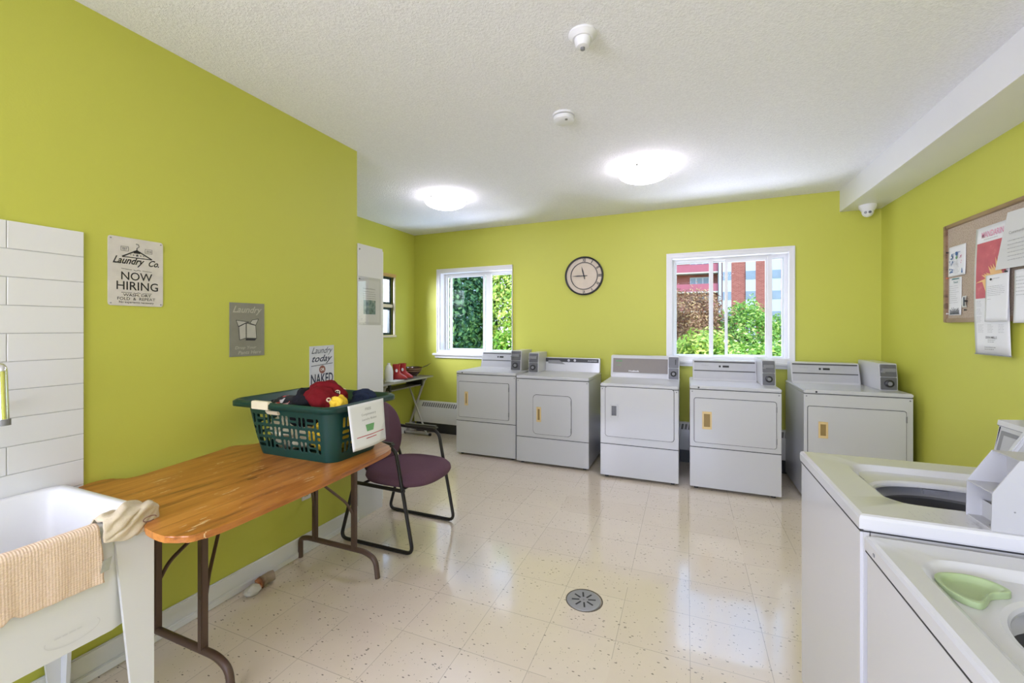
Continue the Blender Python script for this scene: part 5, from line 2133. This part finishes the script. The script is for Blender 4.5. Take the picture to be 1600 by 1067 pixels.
# ================================================================ alcove computer table
t = thing('computer_table', 'small grey-topped table with crossed silver legs in the alcove', 'table', (-3.27, 4.3, 0))
DZ = 0.762
M_desk = mat('grey_laminate', (0.20, 0.175, 0.15, 1), 0.35, var=(6, 0.08))
M_silverleg = mat('silver_painted_tube', (0.42, 0.41, 0.39, 1), 0.35, 0.4, var=(8, 0.05))
b = BM()
box(b, XA + 0.03, -3.085, 3.72, 4.80, DZ - 0.018, DZ, 0.003)
obj('tabletop', b, M_desk, t)
b = BM()
box(b, -3.088, -3.082, 3.72, 4.80, DZ - 0.019, DZ + 0.001, 0.001)
obj('edge_strip', b, M_silverleg, t)
b = BM()
box(b, -3.36, -3.13, 3.95, 4.62, 0.655, 0.668, 0.002)
obj('keyboard_shelf', b, M_desk, t)
b = BM()
for yy in (3.97, 4.60):
    box(b, -3.36, -3.12, yy - 0.015, yy + 0.015, 0.65, DZ - 0.018, 0.002)
obj('shelf_rail', b, M_black, t)
b = BM()
for yy in (3.88, 4.66):
    box(b, XA + 0.05, -3.10, yy - 0.016, yy + 0.016, DZ - 0.045, DZ - 0.018, 0.002)
obj('top_rail', b, M_silverleg, t)
for yy in (3.88, 4.66):
    b = BM()
    tube(b, [(-3.40, yy + 0.012, 0.03), (-3.13, yy + 0.012, DZ - 0.03)], 0.016, 10)
    obj('leg', b, M_silverleg, t)
    b = BM()
    tube(b, [(-3.09, yy - 0.014, 0.03), (-3.40, yy - 0.014, DZ - 0.03)], 0.012, 10)
    obj('leg', b, M_silverleg, t)
    b = BM()
    tube(b, [(-3.43, yy, 0.02), (-3.05, yy, 0.02)], 0.014, 10)
    fb = obj('foot_bar', b, M_silverleg, t)
    b = BM()
    for xx in (-3.045, -3.435):
        tube(b, [(xx - 0.012, yy, 0.018), (xx + 0.012, yy, 0.018)], 0.017, 10)
    obj('end_cap', b, M_black, fb)

# red child boots
M_boot = mat('red_rubber', (0.42, 0.022, 0.030, 1), 0.25, var=(6, 0.15), coat=0.3)
for i, (bx, by2, lbl) in enumerate(((-3.225, 4.215, 'left of the two red rubber boots on the alcove table'), (-3.235, 4.345, 'right of the two red rubber boots on the alcove table'))):
    t = thing('rubber_boot', lbl, 'boot', (bx, by2, DZ + 0.001), 'red rubber boots')
    b = BM()
    dr_ = Vector((0.75, 0.66, 0))
    sd_ = Vector((-0.66, 0.75, 0))
    lp = []
    z0 = DZ + 0.001
    for z, r_, sh, ln in ((0.010, 0.036, 0.045, 0.085), (0.030, 0.038, 0.040, 0.085), (0.055, 0.037, 0.025, 0.066), (0.080, 0.036, 0.008, 0.046), (0.110, 0.038, 0, 0.040), (0.150, 0.043, -0.002, 0.044), (0.188, 0.047, -0.002, 0.048), (0.188, 0.042, -0.002, 0.043), (0.12, 0.034, 0, 0.036)):
        L = []
        for k in range(28):
            a = 2 * PI * k / 28
            p = Vector((bx, by2, z0 + z)) + dr_ * (math.cos(a) * ln + sh) + sd_ * math.sin(a) * r_
            L.append(p)
        lp.append(L)
    loft(b, lp, True, True)
    obj('boot_upper', b, M_boot, t, 50)
    b = BM()
    lp = []
    for z, s_ in ((0, 0.98), (0.002, 1.02), (0.014, 1.02), (0.016, 0.97)):
        lp.append([Vector((bx, by2, z0 + z)) + dr_ * (math.cos(2 * PI * k / 28) * 0.087 * s_ + 0.045) + sd_ * math.sin(2 * PI * k / 28) * 0.038 * s_ for k in range(28)])
    loft(b, lp, True, True)
    obj('sole', b, mat('dark_red_rubber', (0.12, 0.012, 0.012, 1), 0.5, var=(9, 0.1)), t)
    b = BM()
    c_ = Vector((bx, by2, z0 + 0.115)) + (Vector((0, 0, 0)) - Vector((bx, by2, 0))).normalized() * 0.040
    nn = (Vector((0, 0, 0)) - Vector((bx, by2, 0))).normalized()
    s2 = Vector((-nn.y, nn.x, 0))
    ring = [c_ + s2 * 0.014 * math.cos(2 * PI * k / 12) + Vector((0, 0, 0.020 * math.sin(2 * PI * k / 12))) for k in range(12)]
    prism(b, ring, nn * 0.004)
    obj('white_patch', b, M_paper, t)

# brown bowl with handles
t = thing('decorative_bowl', 'glossy brown bowl with a striped leaf handle behind the red boots', 'bowl', (-3.26, 4.60, DZ + 0.001))
M_bowlb = mat('glossy_brown_ceramic', (0.075, 0.028, 0.016, 1), 0.18, var=(18, 0.4), coat=0.6)
b = BM()
z0 = DZ + 0.001
lathe(b, [(0.050, z0), (0.045, z0 + 0.012), (0.075, z0 + 0.035), (0.105, z0 + 0.075), (0.118, z0 + 0.120), (0.113, z0 + 0.120), (0.095, z0 + 0.075), (0.04, z0 + 0.03)], (-3.26, 4.60, 0), 40)
obj('bowl_body', b, M_bowlb, t, 50)
b = BM()
tube(b, [(-3.20, 4.69, z0 + 0.105), (-3.15, 4.75, z0 + 0.130), (-3.11, 4.79, z0 + 0.165)], [0.016, 0.014, 0.003], 10, flat=0.35)
obj('leaf_handle', b, M_black, t)
b = BM()
for k, (rr_, z_) in enumerate(((0.102, 0.07), (0.112, 0.095))):
    lathe(b, [(rr_ + 0.002, z0 + z_), (rr_ + 0.005, z0 + z_ + 0.006), (rr_ + 0.004, z0 + z_ + 0.012)], (-3.26, 4.60, 0), 40, cap0=False, cap1=False)
obj('pale_band', b, mat('tan_glaze', (0.35, 0.22, 0.12, 1), 0.3, var=(60, 0.6)), t)

# white bottle and magazine on the table
b = BM()
lathe(b, [(0.045, DZ + 0.001), (0.050, DZ + 0.01), (0.050, DZ + 0.12), (0.038, DZ + 0.17), (0.018, DZ + 0.195), (0.018, DZ + 0.215)], (-3.215, 4.055, 0), 28)
o = obj('bottle', b, mat('white_bottle_plastic', G(0.75), 0.35, var=(6, 0.02)))
tag(o, 'white plastic bottle at the left end of the alcove table beside the boots', 'bottle')
b = BM()
hexa(b, [(-3.20, 3.97, DZ + 0.001), (-3.09, 3.99, DZ + 0.001), (-3.10, 4.20, DZ + 0.001), (-3.20, 4.16, DZ + 0.001),
         (-3.20, 3.97, DZ + 0.012), (-3.09, 3.99, DZ + 0.010), (-3.10, 4.20, DZ + 0.010), (-3.20, 4.16, DZ + 0.012)], 0.001)
o = obj('magazine', b, M_paperoff)
tag(o, 'white magazine lying at the front edge of the alcove table before the boots', 'magazine')

# ================================================================ cork board on the right wall
BXF = XR - 0.004
RW, UW = Vector((0, -1, 0)), Vector((0, 0, 1))
t = thing('cork_board', 'wood framed cork notice board on the right wall', 'notice board', (XR, 3.1, 1.43))
b = BM()
box(b, XR - 0.014, XR - 0.001, 2.50, 3.725, 1.432, 2.058)
obj('cork_panel', b, M_cork, t)
b = BM()
for y0, y1, z0, z1 in ((3.703, 3.735, 1.424, 2.066), (2.49, 2.52, 1.424, 2.066), (2.52, 3.703, 1.424, 1.452), (2.52, 3.703, 2.040, 2.066)):
    box(b, XR - 0.026, XR - 0.001, y0, y1, z0, z1, 0.004)
obj('frame', b, M_oakframe, t)
SH = XR - 0.016


def sheet(name, label, cat, y_l, y_r, z0, z1, x=SH, m=M_paper, curl=0.01, tilt=0.0, parent=None, group=None, bulge=0.0):
    """paper on the right wall; y_l > y_r (left in view is larger y)"""
    b = BM()
    g = []
    nn = 12
    for i in range(nn + 1):
        u = i / nn
        row = []
        for j in range(nn + 1):
            v = j / nn
            row.append(b.verts.new((x - 0.001 - curl * (1 - v) ** 2 * abs(math.sin(2 + 3 * u)) - bulge * math.sin(PI * v), y_l + (y_r - y_l) * u + tilt * (1 - v), z0 + (z1 - z0) * v)))
        g.append(row)
    for i in range(nn):
        for j in range(nn):
            b.faces.new((g[i][j], g[i + 1][j], g[i + 1][j + 1], g[i][j + 1]))
    o = obj(name, b, m, parent)
    md = o.modifiers.new('thickness', 'SOLIDIFY')
    md.thickness = 0.0006
    if parent is None:
        tag(o, label, cat, group)
    return o


# sheet 1 : blue logo flyer
t = thing('flyer', 'white flyer with a blue crest, upper left on the cork board', 'flyer', (SH, 3.58, 1.70))
sheet('page', None, None, 3.685, 3.500, 1.722, 1.915, parent=t, curl=0.004)
c0 = (SH - 0.0065, 3.59, 0)
b = BM()
poly2(b, [(-0.012, 1.875), (0.014, 1.875), (0.014, 1.858), (0.001, 1.846), (-0.012, 1.858)], c0, RW, UW)
rr = random.Random(4)
for i in range(26):
    a_, z_ = rr.uniform(-0.080, -0.045), rr.uniform(1.735, 1.865)
    w_ = rr.uniform(0.004, 0.012)
    poly2(b, [(a_, z_), (a_ + w_, z_), (a_ + w_, z_ + w_), (a_, z_ + w_)], c0, RW, UW)
lines2(b, -0.055, -0.018, 1.860, 1.872, 1, c0, RW, UW, 0.004, 2)
lines2(b, 0.02, 0.05, 1.865, 1.875, 1, c0, RW, UW, 0.004, 3)
poly2(b, [(0.050, 1.735), (0.066, 1.735), (0.060, 1.765), (0.056, 1.765)], c0, RW, UW)
o = obj('blue_print', b, M_inkblue, t)
o['kind'] = 'stuff'
b = BM()
lines2(b, -0.030, 0.03, 1.735, 1.82, 9, c0, RW, UW, 0.0015, 8)
obj('print', b, M_inkgrey, t)
b = BM()
disc2(b, 0.0, 1.838, 0.010, c0, RW, UW)
obj('green_print', b, M_inkgreen, t)
b = BM()
rr = random.Random(6)
for i in range(8):
    a_, z_ = rr.uniform(0.035, 0.06), rr.uniform(1.78, 1.86)
    disc2(b, a_, z_, 0.004, c0, RW, UW, 8)
obj('pink_print', b, M_inkpink, t)

# sheet 2 : lined flyer with a group picture
t = thing('flyer', 'white flyer with a group drawing at its foot, lower left on the cork board', 'flyer', (SH, 3.60, 1.46))
sheet('page', None, None, 3.680, 3.545, 1.470, 1.712, parent=t, curl=0.003)
c0 = (SH - 0.0062, 3.612, 0)
b = BM()
lines2(b, -0.058, 0.055, 1.545, 1.665, 9, c0, RW, UW, 0.0016, 12)
obj('print', b, M_inkgrey, t)
b = BM()
text(b, 'Tenant', (c0[0], 3.598, 1.682), RW, UW, 0.05, 0.012, shear=0.2, bold=0.02)
poly2(b, [(-0.035, 1.699), (0.052, 1.700), (0.050, 1.706), (-0.02, 1.708)], c0, RW, UW)
obj('teal_print', b, mat('teal_ink', srgb(60, 120, 120), 0.6, var=(30, 0.1)), t)
b = BM()
rr = random.Random(9)
for i in range(16):
    a_ = -0.052 + i * 0.0065
    hh = rr.uniform(0.015, 0.042)
    poly2(b, [(a_, 1.476), (a_ + 0.005, 1.476), (a_ + 0.004, 1.476 + hh), (a_ + 0.001, 1.476 + hh)], c0, RW, UW)
    disc2(b, a_ + 0.0025, 1.476 + hh + 0.003, 0.003, c0, RW, UW, 8)
obj('group_drawing', b, M_inknavy, t)

# small card
t = thing('business_card', 'small silver and blue card pinned beside the lower flyer', 'card', (SH, 3.50, 1.51))
sheet('card', None, None, 3.537, 3.492, 1.516, 1.588, parent=t, curl=0.0, bulge=0.006, m=M_paperoff)
b = BM()
poly2(b, [(0.006, 1.525), (0.018, 1.525), (0.018, 1.58), (0.006, 1.58)], (SH - 0.010, 3.515, 0), RW, UW)
obj('blue_band', b, M_inknavy, t)

# restaurant calendar
t = thing('wall_calendar', 'long red and white restaurant calendar with a flame picture hanging over the cork board', 'calendar', (SH, 3.22, 1.24))
XC = SH - 0.006
sheet('page', None, None, 3.385, 3.085, 1.240, 1.972, x=XC, parent=t, curl=0.004, bulge=0.010)


def cx_(z, e=0.003):
    v = (z - 1.240) / 0.732
    return XC - 0.001 - 0.010 * math.sin(PI * v) - e - 0.004 * (1 - v) ** 2


def flatpiece(bm, y0, y1, z0, z1, e=0.003, n=8):
    for k in range(n):
        a, c_ = z0 + (z1 - z0) * k / n, z0 + (z1 - z0) * (k + 1) / n
        bm.faces.new([bm.verts.new(p) for p in ((cx_(a, e), y0, a), (cx_(a, e), y1, a), (cx_(c_, e), y1, c_), (cx_(c_, e), y0, c_))])


def m_red():
    k = NT('red_poster_print', 0.5)
    n = k.noise(14, 5)
    k.l(k.ramp(n, [(0.3, srgb(185, 80, 95)), (0.6, srgb(200, 92, 104)), (0.8, srgb(225, 140, 140))]), k.p.inputs['Base Color'])
    return k.m


b = BM()
flatpiece(b, 3.362, 3.108, 1.560, 1.880, 0.0035)
obj('red_picture', b, m_red(), t)
b = BM()
rr = random.Random(21)
# flame like pale shape rising from the lower right
for k in range(11):
    y_b = 3.120 + 0.013 * k
    zb = 1.640 - 0.003 * k
    tipy, tipz = y_b + 0.055 + 0.006 * k, zb + 0.150 - 0.012 * k + 0.012 * math.sin(k * 2.1)
    pts_ = [(y_b - 0.008, zb), (y_b + 0.020, zb - 0.012), (y_b + 0.048, zb + 0.045), (tipy, tipz), (y_b + 0.018, zb + 0.060)]
    b.faces.new([b.verts.new((cx_(z_, 0.0048 + k * 0.0001), y_, z_)) for y_, z_ in pts_])
obj('flame_picture', b, M_inkorange, t)
b = BM()
text(b, 'MANDARIN', (cx_(1.925, 0.004), 3.232, 1.925), RW, UW, 0.185, 0.034, bold=0.01)
obj('title_lettering', b, M_inkpink, t)
b = BM()
lines2(b, -0.07, 0.09, 1.893, 1.899, 1, (cx_(1.896, 0.004), 3.232, 0), RW, UW, 0.0025, 3)
text(b, 'ERIN MILLS', (cx_(1.335, 0.004), 3.232, 1.335), RW, UW, 0.095, 0.014, bold=0.02)
lines2(b, -0.03, 0.035, 1.305, 1.325, 2, (cx_(1.315, 0.004), 3.232, 0), RW, UW, 0.0025, 6)
lines2(b, -0.06, 0.065, 1.262, 1.285, 2, (cx_(1.27, 0.004), 3.232, 0), RW, UW, 0.003, 7)
for yy in (3.345, 3.26, 3.17):
    lines2(b, 0, 0.05, 1.36, 1.41, 6, (cx_(1.38, 0.004), yy, 0), RW, UW, 0.0012, int(yy * 100))
for zz in (1.42, 1.465, 1.51):
    lines2(b, 0, 0.05, zz, zz + 0.038, 5, (cx_(zz, 0.004), 3.355, 0), RW, UW, 0.0012, int(zz * 100))
obj('print', b, M_inkgrey, t)
b = BM()
box(b, XC - 0.009, XC - 0.004, 3.083, 3.387, 1.234, 1.240)
obj('bottom_rail', b, M_inkgrey, t)

# letter pinned over the calendar
t = thing('letter_sheet', 'white typed letter with a small dark diamond mark pinned over the calendar', 'letter', (SH, 3.15, 1.40))
sheet('page', None, None, 3.258, 3.070, 1.425, 1.685, x=XC - 0.020, parent=t, curl=0.003, tilt=0.006)
c0 = (XC - 0.0255, 3.165, 0)
b = BM()
poly2(b, [(-0.055, 1.660), (-0.043, 1.668), (-0.031, 1.660), (-0.043, 1.652)], c0, RW, UW)
obj('logo', b, M_ink, t)
b = BM()
lines2(b, -0.02, 0.05, 1.654, 1.670, 1, c0, RW, UW, 0.0022, 3)
lines2(b, -0.072, 0.07, 1.565, 1.625, 6, c0, RW, UW, 0.0016, 5)
lines2(b, -0.072, -0.04, 1.545, 1.555, 1, c0, RW, UW, 0.0016, 5)
obj('print', b, M_inkgrey, t)

# leaning sheets at the picture edge
t = thing('letter_sheet', 'tilted grey-white sheet overlapping the top right of the calendar', 'letter', (SH, 3.0, 1.72))
b = BM()
prism(b, [(XC - 0.030, 3.162, 1.705), (XC - 0.030, 2.82, 1.70), (XC - 0.022, 2.80, 1.99), (XC - 0.022, 3.080, 2.00)], (0.0008, 0, 0))
obj('page', b, M_paperoff, t)
c0 = (XC - 0.0325, 3.03, 0)
b = BM()
text(b, 'Community', (c0[0], 2.99, 1.885), RW, UW, 0.12, 0.018, bold=0.01)
lines2(b, -0.03, 0.14, 1.735, 1.855, 6, c0, RW, UW, 0.0025, 15)
obj('lettering', b, M_inkgrey, t)
t = thing('letter_sheet', 'white sheet at the right edge of the photo beside the pinned letter', 'letter', (SH, 2.95, 1.4))
sheet('page', None, None, 3.045, 2.83, 1.415, 1.690, x=XC - 0.012, parent=t, curl=0.006)
b = BM()
lines2(b, 0.0, 0.15, 1.55, 1.66, 6, (XC - 0.021, 3.02, 0), RW, UW, 0.002, 33)
obj('print', b, M_inkgrey, t)
# push pins
for i, (y_, z_, lb) in enumerate(((3.690, 1.885, 'dark push pin at the left edge of the upper flyer'), (3.690, 1.716, 'orange push pin at the top of the lower flyer'), (3.690, 1.482, 'white push pin at the foot of the lower flyer'), (3.490, 1.555, 'black push pin beside the small card'), (3.495, 1.50, 'black push pin below the small card'), (3.085, 1.690, 'black push pin holding the typed letter'))):
    b = BM()
    xb = SH - (0.026 if i == 5 else 0.0)
    lathe(b, [(0.003, xb), (0.003, xb - 0.006), (0.0055, xb - 0.008), (0.005, xb - 0.012)], (0, y_, z_), 12, 'X')
    o = obj('push_pin', b, (M_black, mat('orange_pin', srgb(215, 120, 80), 0.4, var=(9, .1)), M_white, M_black, M_black, M_black)[i])
    tag(o, lb, 'push pin', 'push pins on the cork board')

# ================================================================ floor drain
t = thing('floor_drain', 'round grey slotted metal drain cover set in the tiled floor', 'drain', (-0.483, 2.147, 0))
b = BM()
lathe(b, [(0.086, 0.0005), (0.084, 0.003), (0.074, 0.0045), (0.0, 0.0045)][:3], (-0.483, 2.147, 0), 40)
obj('cover', b, mat('dull_drain_metal', (0.32, 0.32, 0.33, 1), 0.45, 0.5, var=(20, 0.1)), t)
b = BM()
for k in range(8):
    a = 2 * PI * k / 8 + 0.28
    ca, sa = math.cos(a), math.sin(a)
    P_ = []
    for rr_, ww in ((0.022, -1), (0.060, -1), (0.060, 1), (0.022, 1)):
        P_.append((-0.483 + ca * rr_ - sa * ww * 0.0042, 2.147 + sa * rr_ + ca * ww * 0.0042, 0.0047))
    prism(b, P_, (0, 0, 0.0006))
obj('slots', b, M_gap, t)
b = BM()
lathe(b, [(0.005, 0.0045), (0.004, 0.0062)], (-0.483, 2.147, 0), 10)
obj('screw', b, M_grey, t)
b = BM()
lathe(b, [(0.094, 0.0002), (0.093, 0.0012), (0.086, 0.0012), (0.086, 0.0002)], (-0.481, 2.15, 0), 40, cap0=False, cap1=False)
obj('mortar_edge', b, mat('dark_mortar_edge', (0.12, 0.10, 0.07, 1), 0.9, var=(60, 0.4)), t)

# ================================================================ outside
b = BM()
box(b, -60, 60, 5.25, 140, -0.30, -0.20)
struct('ground', b, M_grass)


def leaves(bm, c, r, n, size, rr, shape=None, lumps=0.3, zmin=-0.19):
    c = Vector(c)
    sd_ = rr.uniform(0, 50)
    for _ in range(n):
        d = Vector((rr.gauss(0, 1), rr.gauss(0, 1), rr.gauss(0, 1))).normalized()
        k = (1 + lumps * noise.noise(d * 2.6 + Vector((sd_, 0, 0)))) * rr.uniform(0.72, 1.04) * (1 + 0.12 * noise.noise(d * 8 + Vector((sd_, 3, 0))))
        p = c + Vector((d.x * r[0] * k, d.y * r[1] * k, d.z * r[2] * k))
        if p.z < zmin:
            continue
        s_ = size * rr.uniform(0.6, 1.3)
        nrm = (d + Vector((rr.gauss(0, .6), rr.gauss(0, .6), rr.gauss(0, .6) + 0.3))).normalized()
        a = nrm.orthogonal().normalized()
        a.rotate(Matrix.Rotation(rr.uniform(0, 2 * PI), 3, nrm))
        q = nrm.cross(a)
        v0 = bm.verts.new(p - a * s_)
        v1 = bm.verts.new(p + q * s_ * 0.45 + nrm * s_ * 0.12)
        v2 = bm.verts.new(p + a * s_)
        v3 = bm.verts.new(p - q * s_ * 0.45 + nrm * s_ * 0.12)
        bm.faces.new((v0, v1, v2))
        bm.faces.new((v0, v2, v3))


def raw_obj(name, bm, m, parent):
    me = bpy.data.meshes.new(name)
    off = Vector(root_of(parent).location)
    for v in bm.verts:
        v.co -= off
    bm.to_mesh(me)
    bm.free()
    me.materials.append(m)
    o = bpy.data.objects.new(name, me)
    COL.objects.link(o)
    o.parent = parent
    return o


def shrub(label, c, r, n, size, m, seed, group='shrubs outside the windows', flowers=0, cat='shrub', name='shrub', lumps=0.3, core=0.62, corem=None):
    rr = random.Random(seed)
    g0 = -0.2
    t = thing(name, label, cat, (c[0], c[1], g0), group)
    b = BM()
    leaves(b, c, r, n, size, rr, lumps=lumps)
    raw_obj('foliage', b, m, t)
    b = BM()
    for k in range(7):
        a = rr.uniform(0, 2 * PI)
        e = Vector((c[0] + r[0] * 0.6 * math.cos(a), c[1] + r[1] * 0.6 * math.sin(a), c[2] + r[2] * rr.uniform(0.1, 0.7)))
        s_ = Vector((c[0] + 0.1 * math.cos(a), c[1] + 0.1 * math.sin(a), g0))
        tube(b, [s_, s_.lerp(e, 0.5) + Vector((0, 0, 0.15)), e], [0.03, 0.02, 0.006], 6)
    obj('stems', b, M_bark, t)
    if flowers:
        b = BM()
        leaves(b, c, (r[0] * 1.02, r[1] * 1.02, r[2] * 1.02), flowers, size * 0.8, rr, lumps=lumps)
        raw_obj('blossoms', b, M_petal, t)
    return t


# seen through the right window
shrub('brown leaved bush at the left of the right window', (0.15, 9.2, 1.15), (0.62, 0.7, 0.98), 16000, 0.030, M_leafbrown, 1)
shrub('low bright green bush below the brown bush', (0.25, 7.4, 0.55), (0.62, 0.6, 0.82), 6500, 0.045, M_leaf2, 2)
shrub('green bush left of centre behind the window bar', (1.05, 8.9, 0.95), (0.55, 0.6, 0.92), 10000, 0.034, M_leaf, 3)
shrub('rounded green bush before the brick pier', (1.95, 9.3, 0.80), (0.75, 0.7, 0.92), 14000, 0.034, M_leaf, 4)
shrub('white flowering bush along the lower middle of the right window', (1.05, 7.1, 0.45), (0.85, 0.55, 0.80), 8000, 0.040, M_leaf, 5, flowers=420)
shrub('white flowering bush at the lower right of the right window', (2.1, 7.6, 0.55), (0.72, 0.55, 0.85), 7500, 0.040, M_leaf, 6, flowers=300)
shrub('slim light green tree rising beside the right window bar', (3.05, 12.5, 1.45), (0.50, 0.6, 1.15), 6000, 0.06, M_leaf2, 7, None, cat='tree', name='young_tree')
shrub('dark green tree at the far right of the right window', (3.95, 13.4, 1.75), (0.50, 0.6, 1.00), 6000, 0.06, M_leaf, 8, None, cat='tree', name='young_tree')
# seen through the left window
shrub('tall shaded evergreen behind the left pane of the left window', (-4.1, 7.3, 1.4), (0.75, 0.6, 1.9), 12000, 0.055, M_leafdark, 9, None, cat='tree', name='evergreen_tree')
shrub('tall sunlit bush behind the right pane of the left window', (-3.0, 7.6, 1.5), (0.75, 0.6, 1.8), 14000, 0.05, M_leaf2, 10, None, cat='tree', name='leafy_tree')
shrub('pale flowering bush at the foot of the left window view', (-2.75, 7.0, 0.45), (0.60, 0.45, 1.0), 7000, 0.045, M_leaf, 11, flowers=160)
shrub('dark bush filling the left part of the left window view', (-5.9, 9.4, 1.3), (1.0, 0.8, 2.1), 9000, 0.06, M_leafdark, 12, None, cat='tree', name='evergreen_tree')
# beyond the alcove window
t = thing('added_bright_wall', 'added pale sunlit wall giving the small alcove window its bright view', 'building', (-12.0, 6.0, -0.2))  # wall added so the alcove window looks out on bright white
b = BM()
box(b, -13.0, -10.0, 2.0, 26.0, -0.2, 6.0, 0.02)
obj('rendered_wall', b, mat('pale_render', (0.85, 0.86, 0.88, 1), 0.8, var=(0.7, 0.03)), t)
b = BM()
box(b, -13.2, -9.8, 1.8, 26.2, 6.0, 6.2, 0.02)
obj('roof_edge', b, M_concrete, t)

# apartment building far behind
t = thing('apartment_building', 'red brick apartment block with white panels and balconies far outside', 'building', (5.0, 66.0, -0.2))
YB = 65.0
S_ = lambda px, Y=YB: Y * ((-0.3785 + 0.9256 * (px - 800) / 665) / (0.9256 + 0.3785 * (px - 800) / 665))
b = BM()
box(b, -14, 1.0 + S_(1123), YB + 1.6, YB + 12, -0.2, 24)
obj('left_wing', b, M_brick, t)
b = BM()
box(b, S_(1128), 30, YB, YB + 12, -0.2, 24)
obj('main_wing', b, M_brick, t)
fl = 2.72
for k in range(-1, 6):
    z0 = 6.45 + k * fl
    b = BM()
    box(b, -14, S_(1122), YB - 0.2, YB + 1.6, z0 - 0.2, z0, 0.02)
    sl_ = obj('balcony_slab', b, M_concrete, t)
    b = BM()
    box(b, -14, S_(1122), YB - 0.2, YB - 0.12, z0, z0 + 1.05, 0.01)
    obj('balcony_panel', b, M_parapet, sl_)
    for wx0, wx1 in ((S_(1078), S_(1109)), (-8, -4.5)):
        b = BM()
        box(b, wx0, wx1, YB + 1.5, YB + 1.62, z0 + 0.1, z0 + 2.15)
        wv = obj('window_surround', b, M_panelwhite, t)
        for q in range(3):
            b = BM()
            ww = (wx1 - wx0) / 3
            box(b, wx0 + ww * q + 0.12, wx0 + ww * (q + 1) - 0.12, YB + 1.46, YB + 1.52, z0 + 0.3, z0 + 2.0)
            obj('window', b, M_winblue, wv)
b = BM()
box(b, S_(1122.5), S_(1127), YB - 0.4, YB + 1.6, -0.2, 24)
obj('pale_pier', b, M_panelwhite, t)
for (a_, d_) in ((1129, 1142.5), (1165, 1180.5), (1204, 1220), (1243, 1258)):
    x0, x1 = S_(a_), S_(d_)
    b = BM()
    box(b, x0, x1, YB - 0.06, YB + 0.05, -0.2, 24)
    p_ = obj('white_panel_bay', b, M_panelwhite, t)
    for k in range(-1, 6):
        zc_ = 1.39 + (512 - 463.5) / 665 * 59.7 + k * fl
        b = BM()
        box(b, x0, x1, YB - 0.10, YB - 0.05, zc_ - 0.55, zc_ + 0.55)
        wv = obj('window', b, M_winblue, p_)
# red crown band on the piers
b = BM()
zc_ = 1.39 + (512 - 404) / 665 * 59.7
for a_, d_ in ((1142.5, 1165), (1180.5, 1204), (1220, 1243)):
    box(b, S_(a_), S_(d_), YB - 0.05, YB + 0.02, zc_, zc_ + 1.6)
obj('red_band', b, mat('bright_red_panel', (0.42, 0.05, 0.06, 1), 0.6, var=(0.5, 0.1)), t)
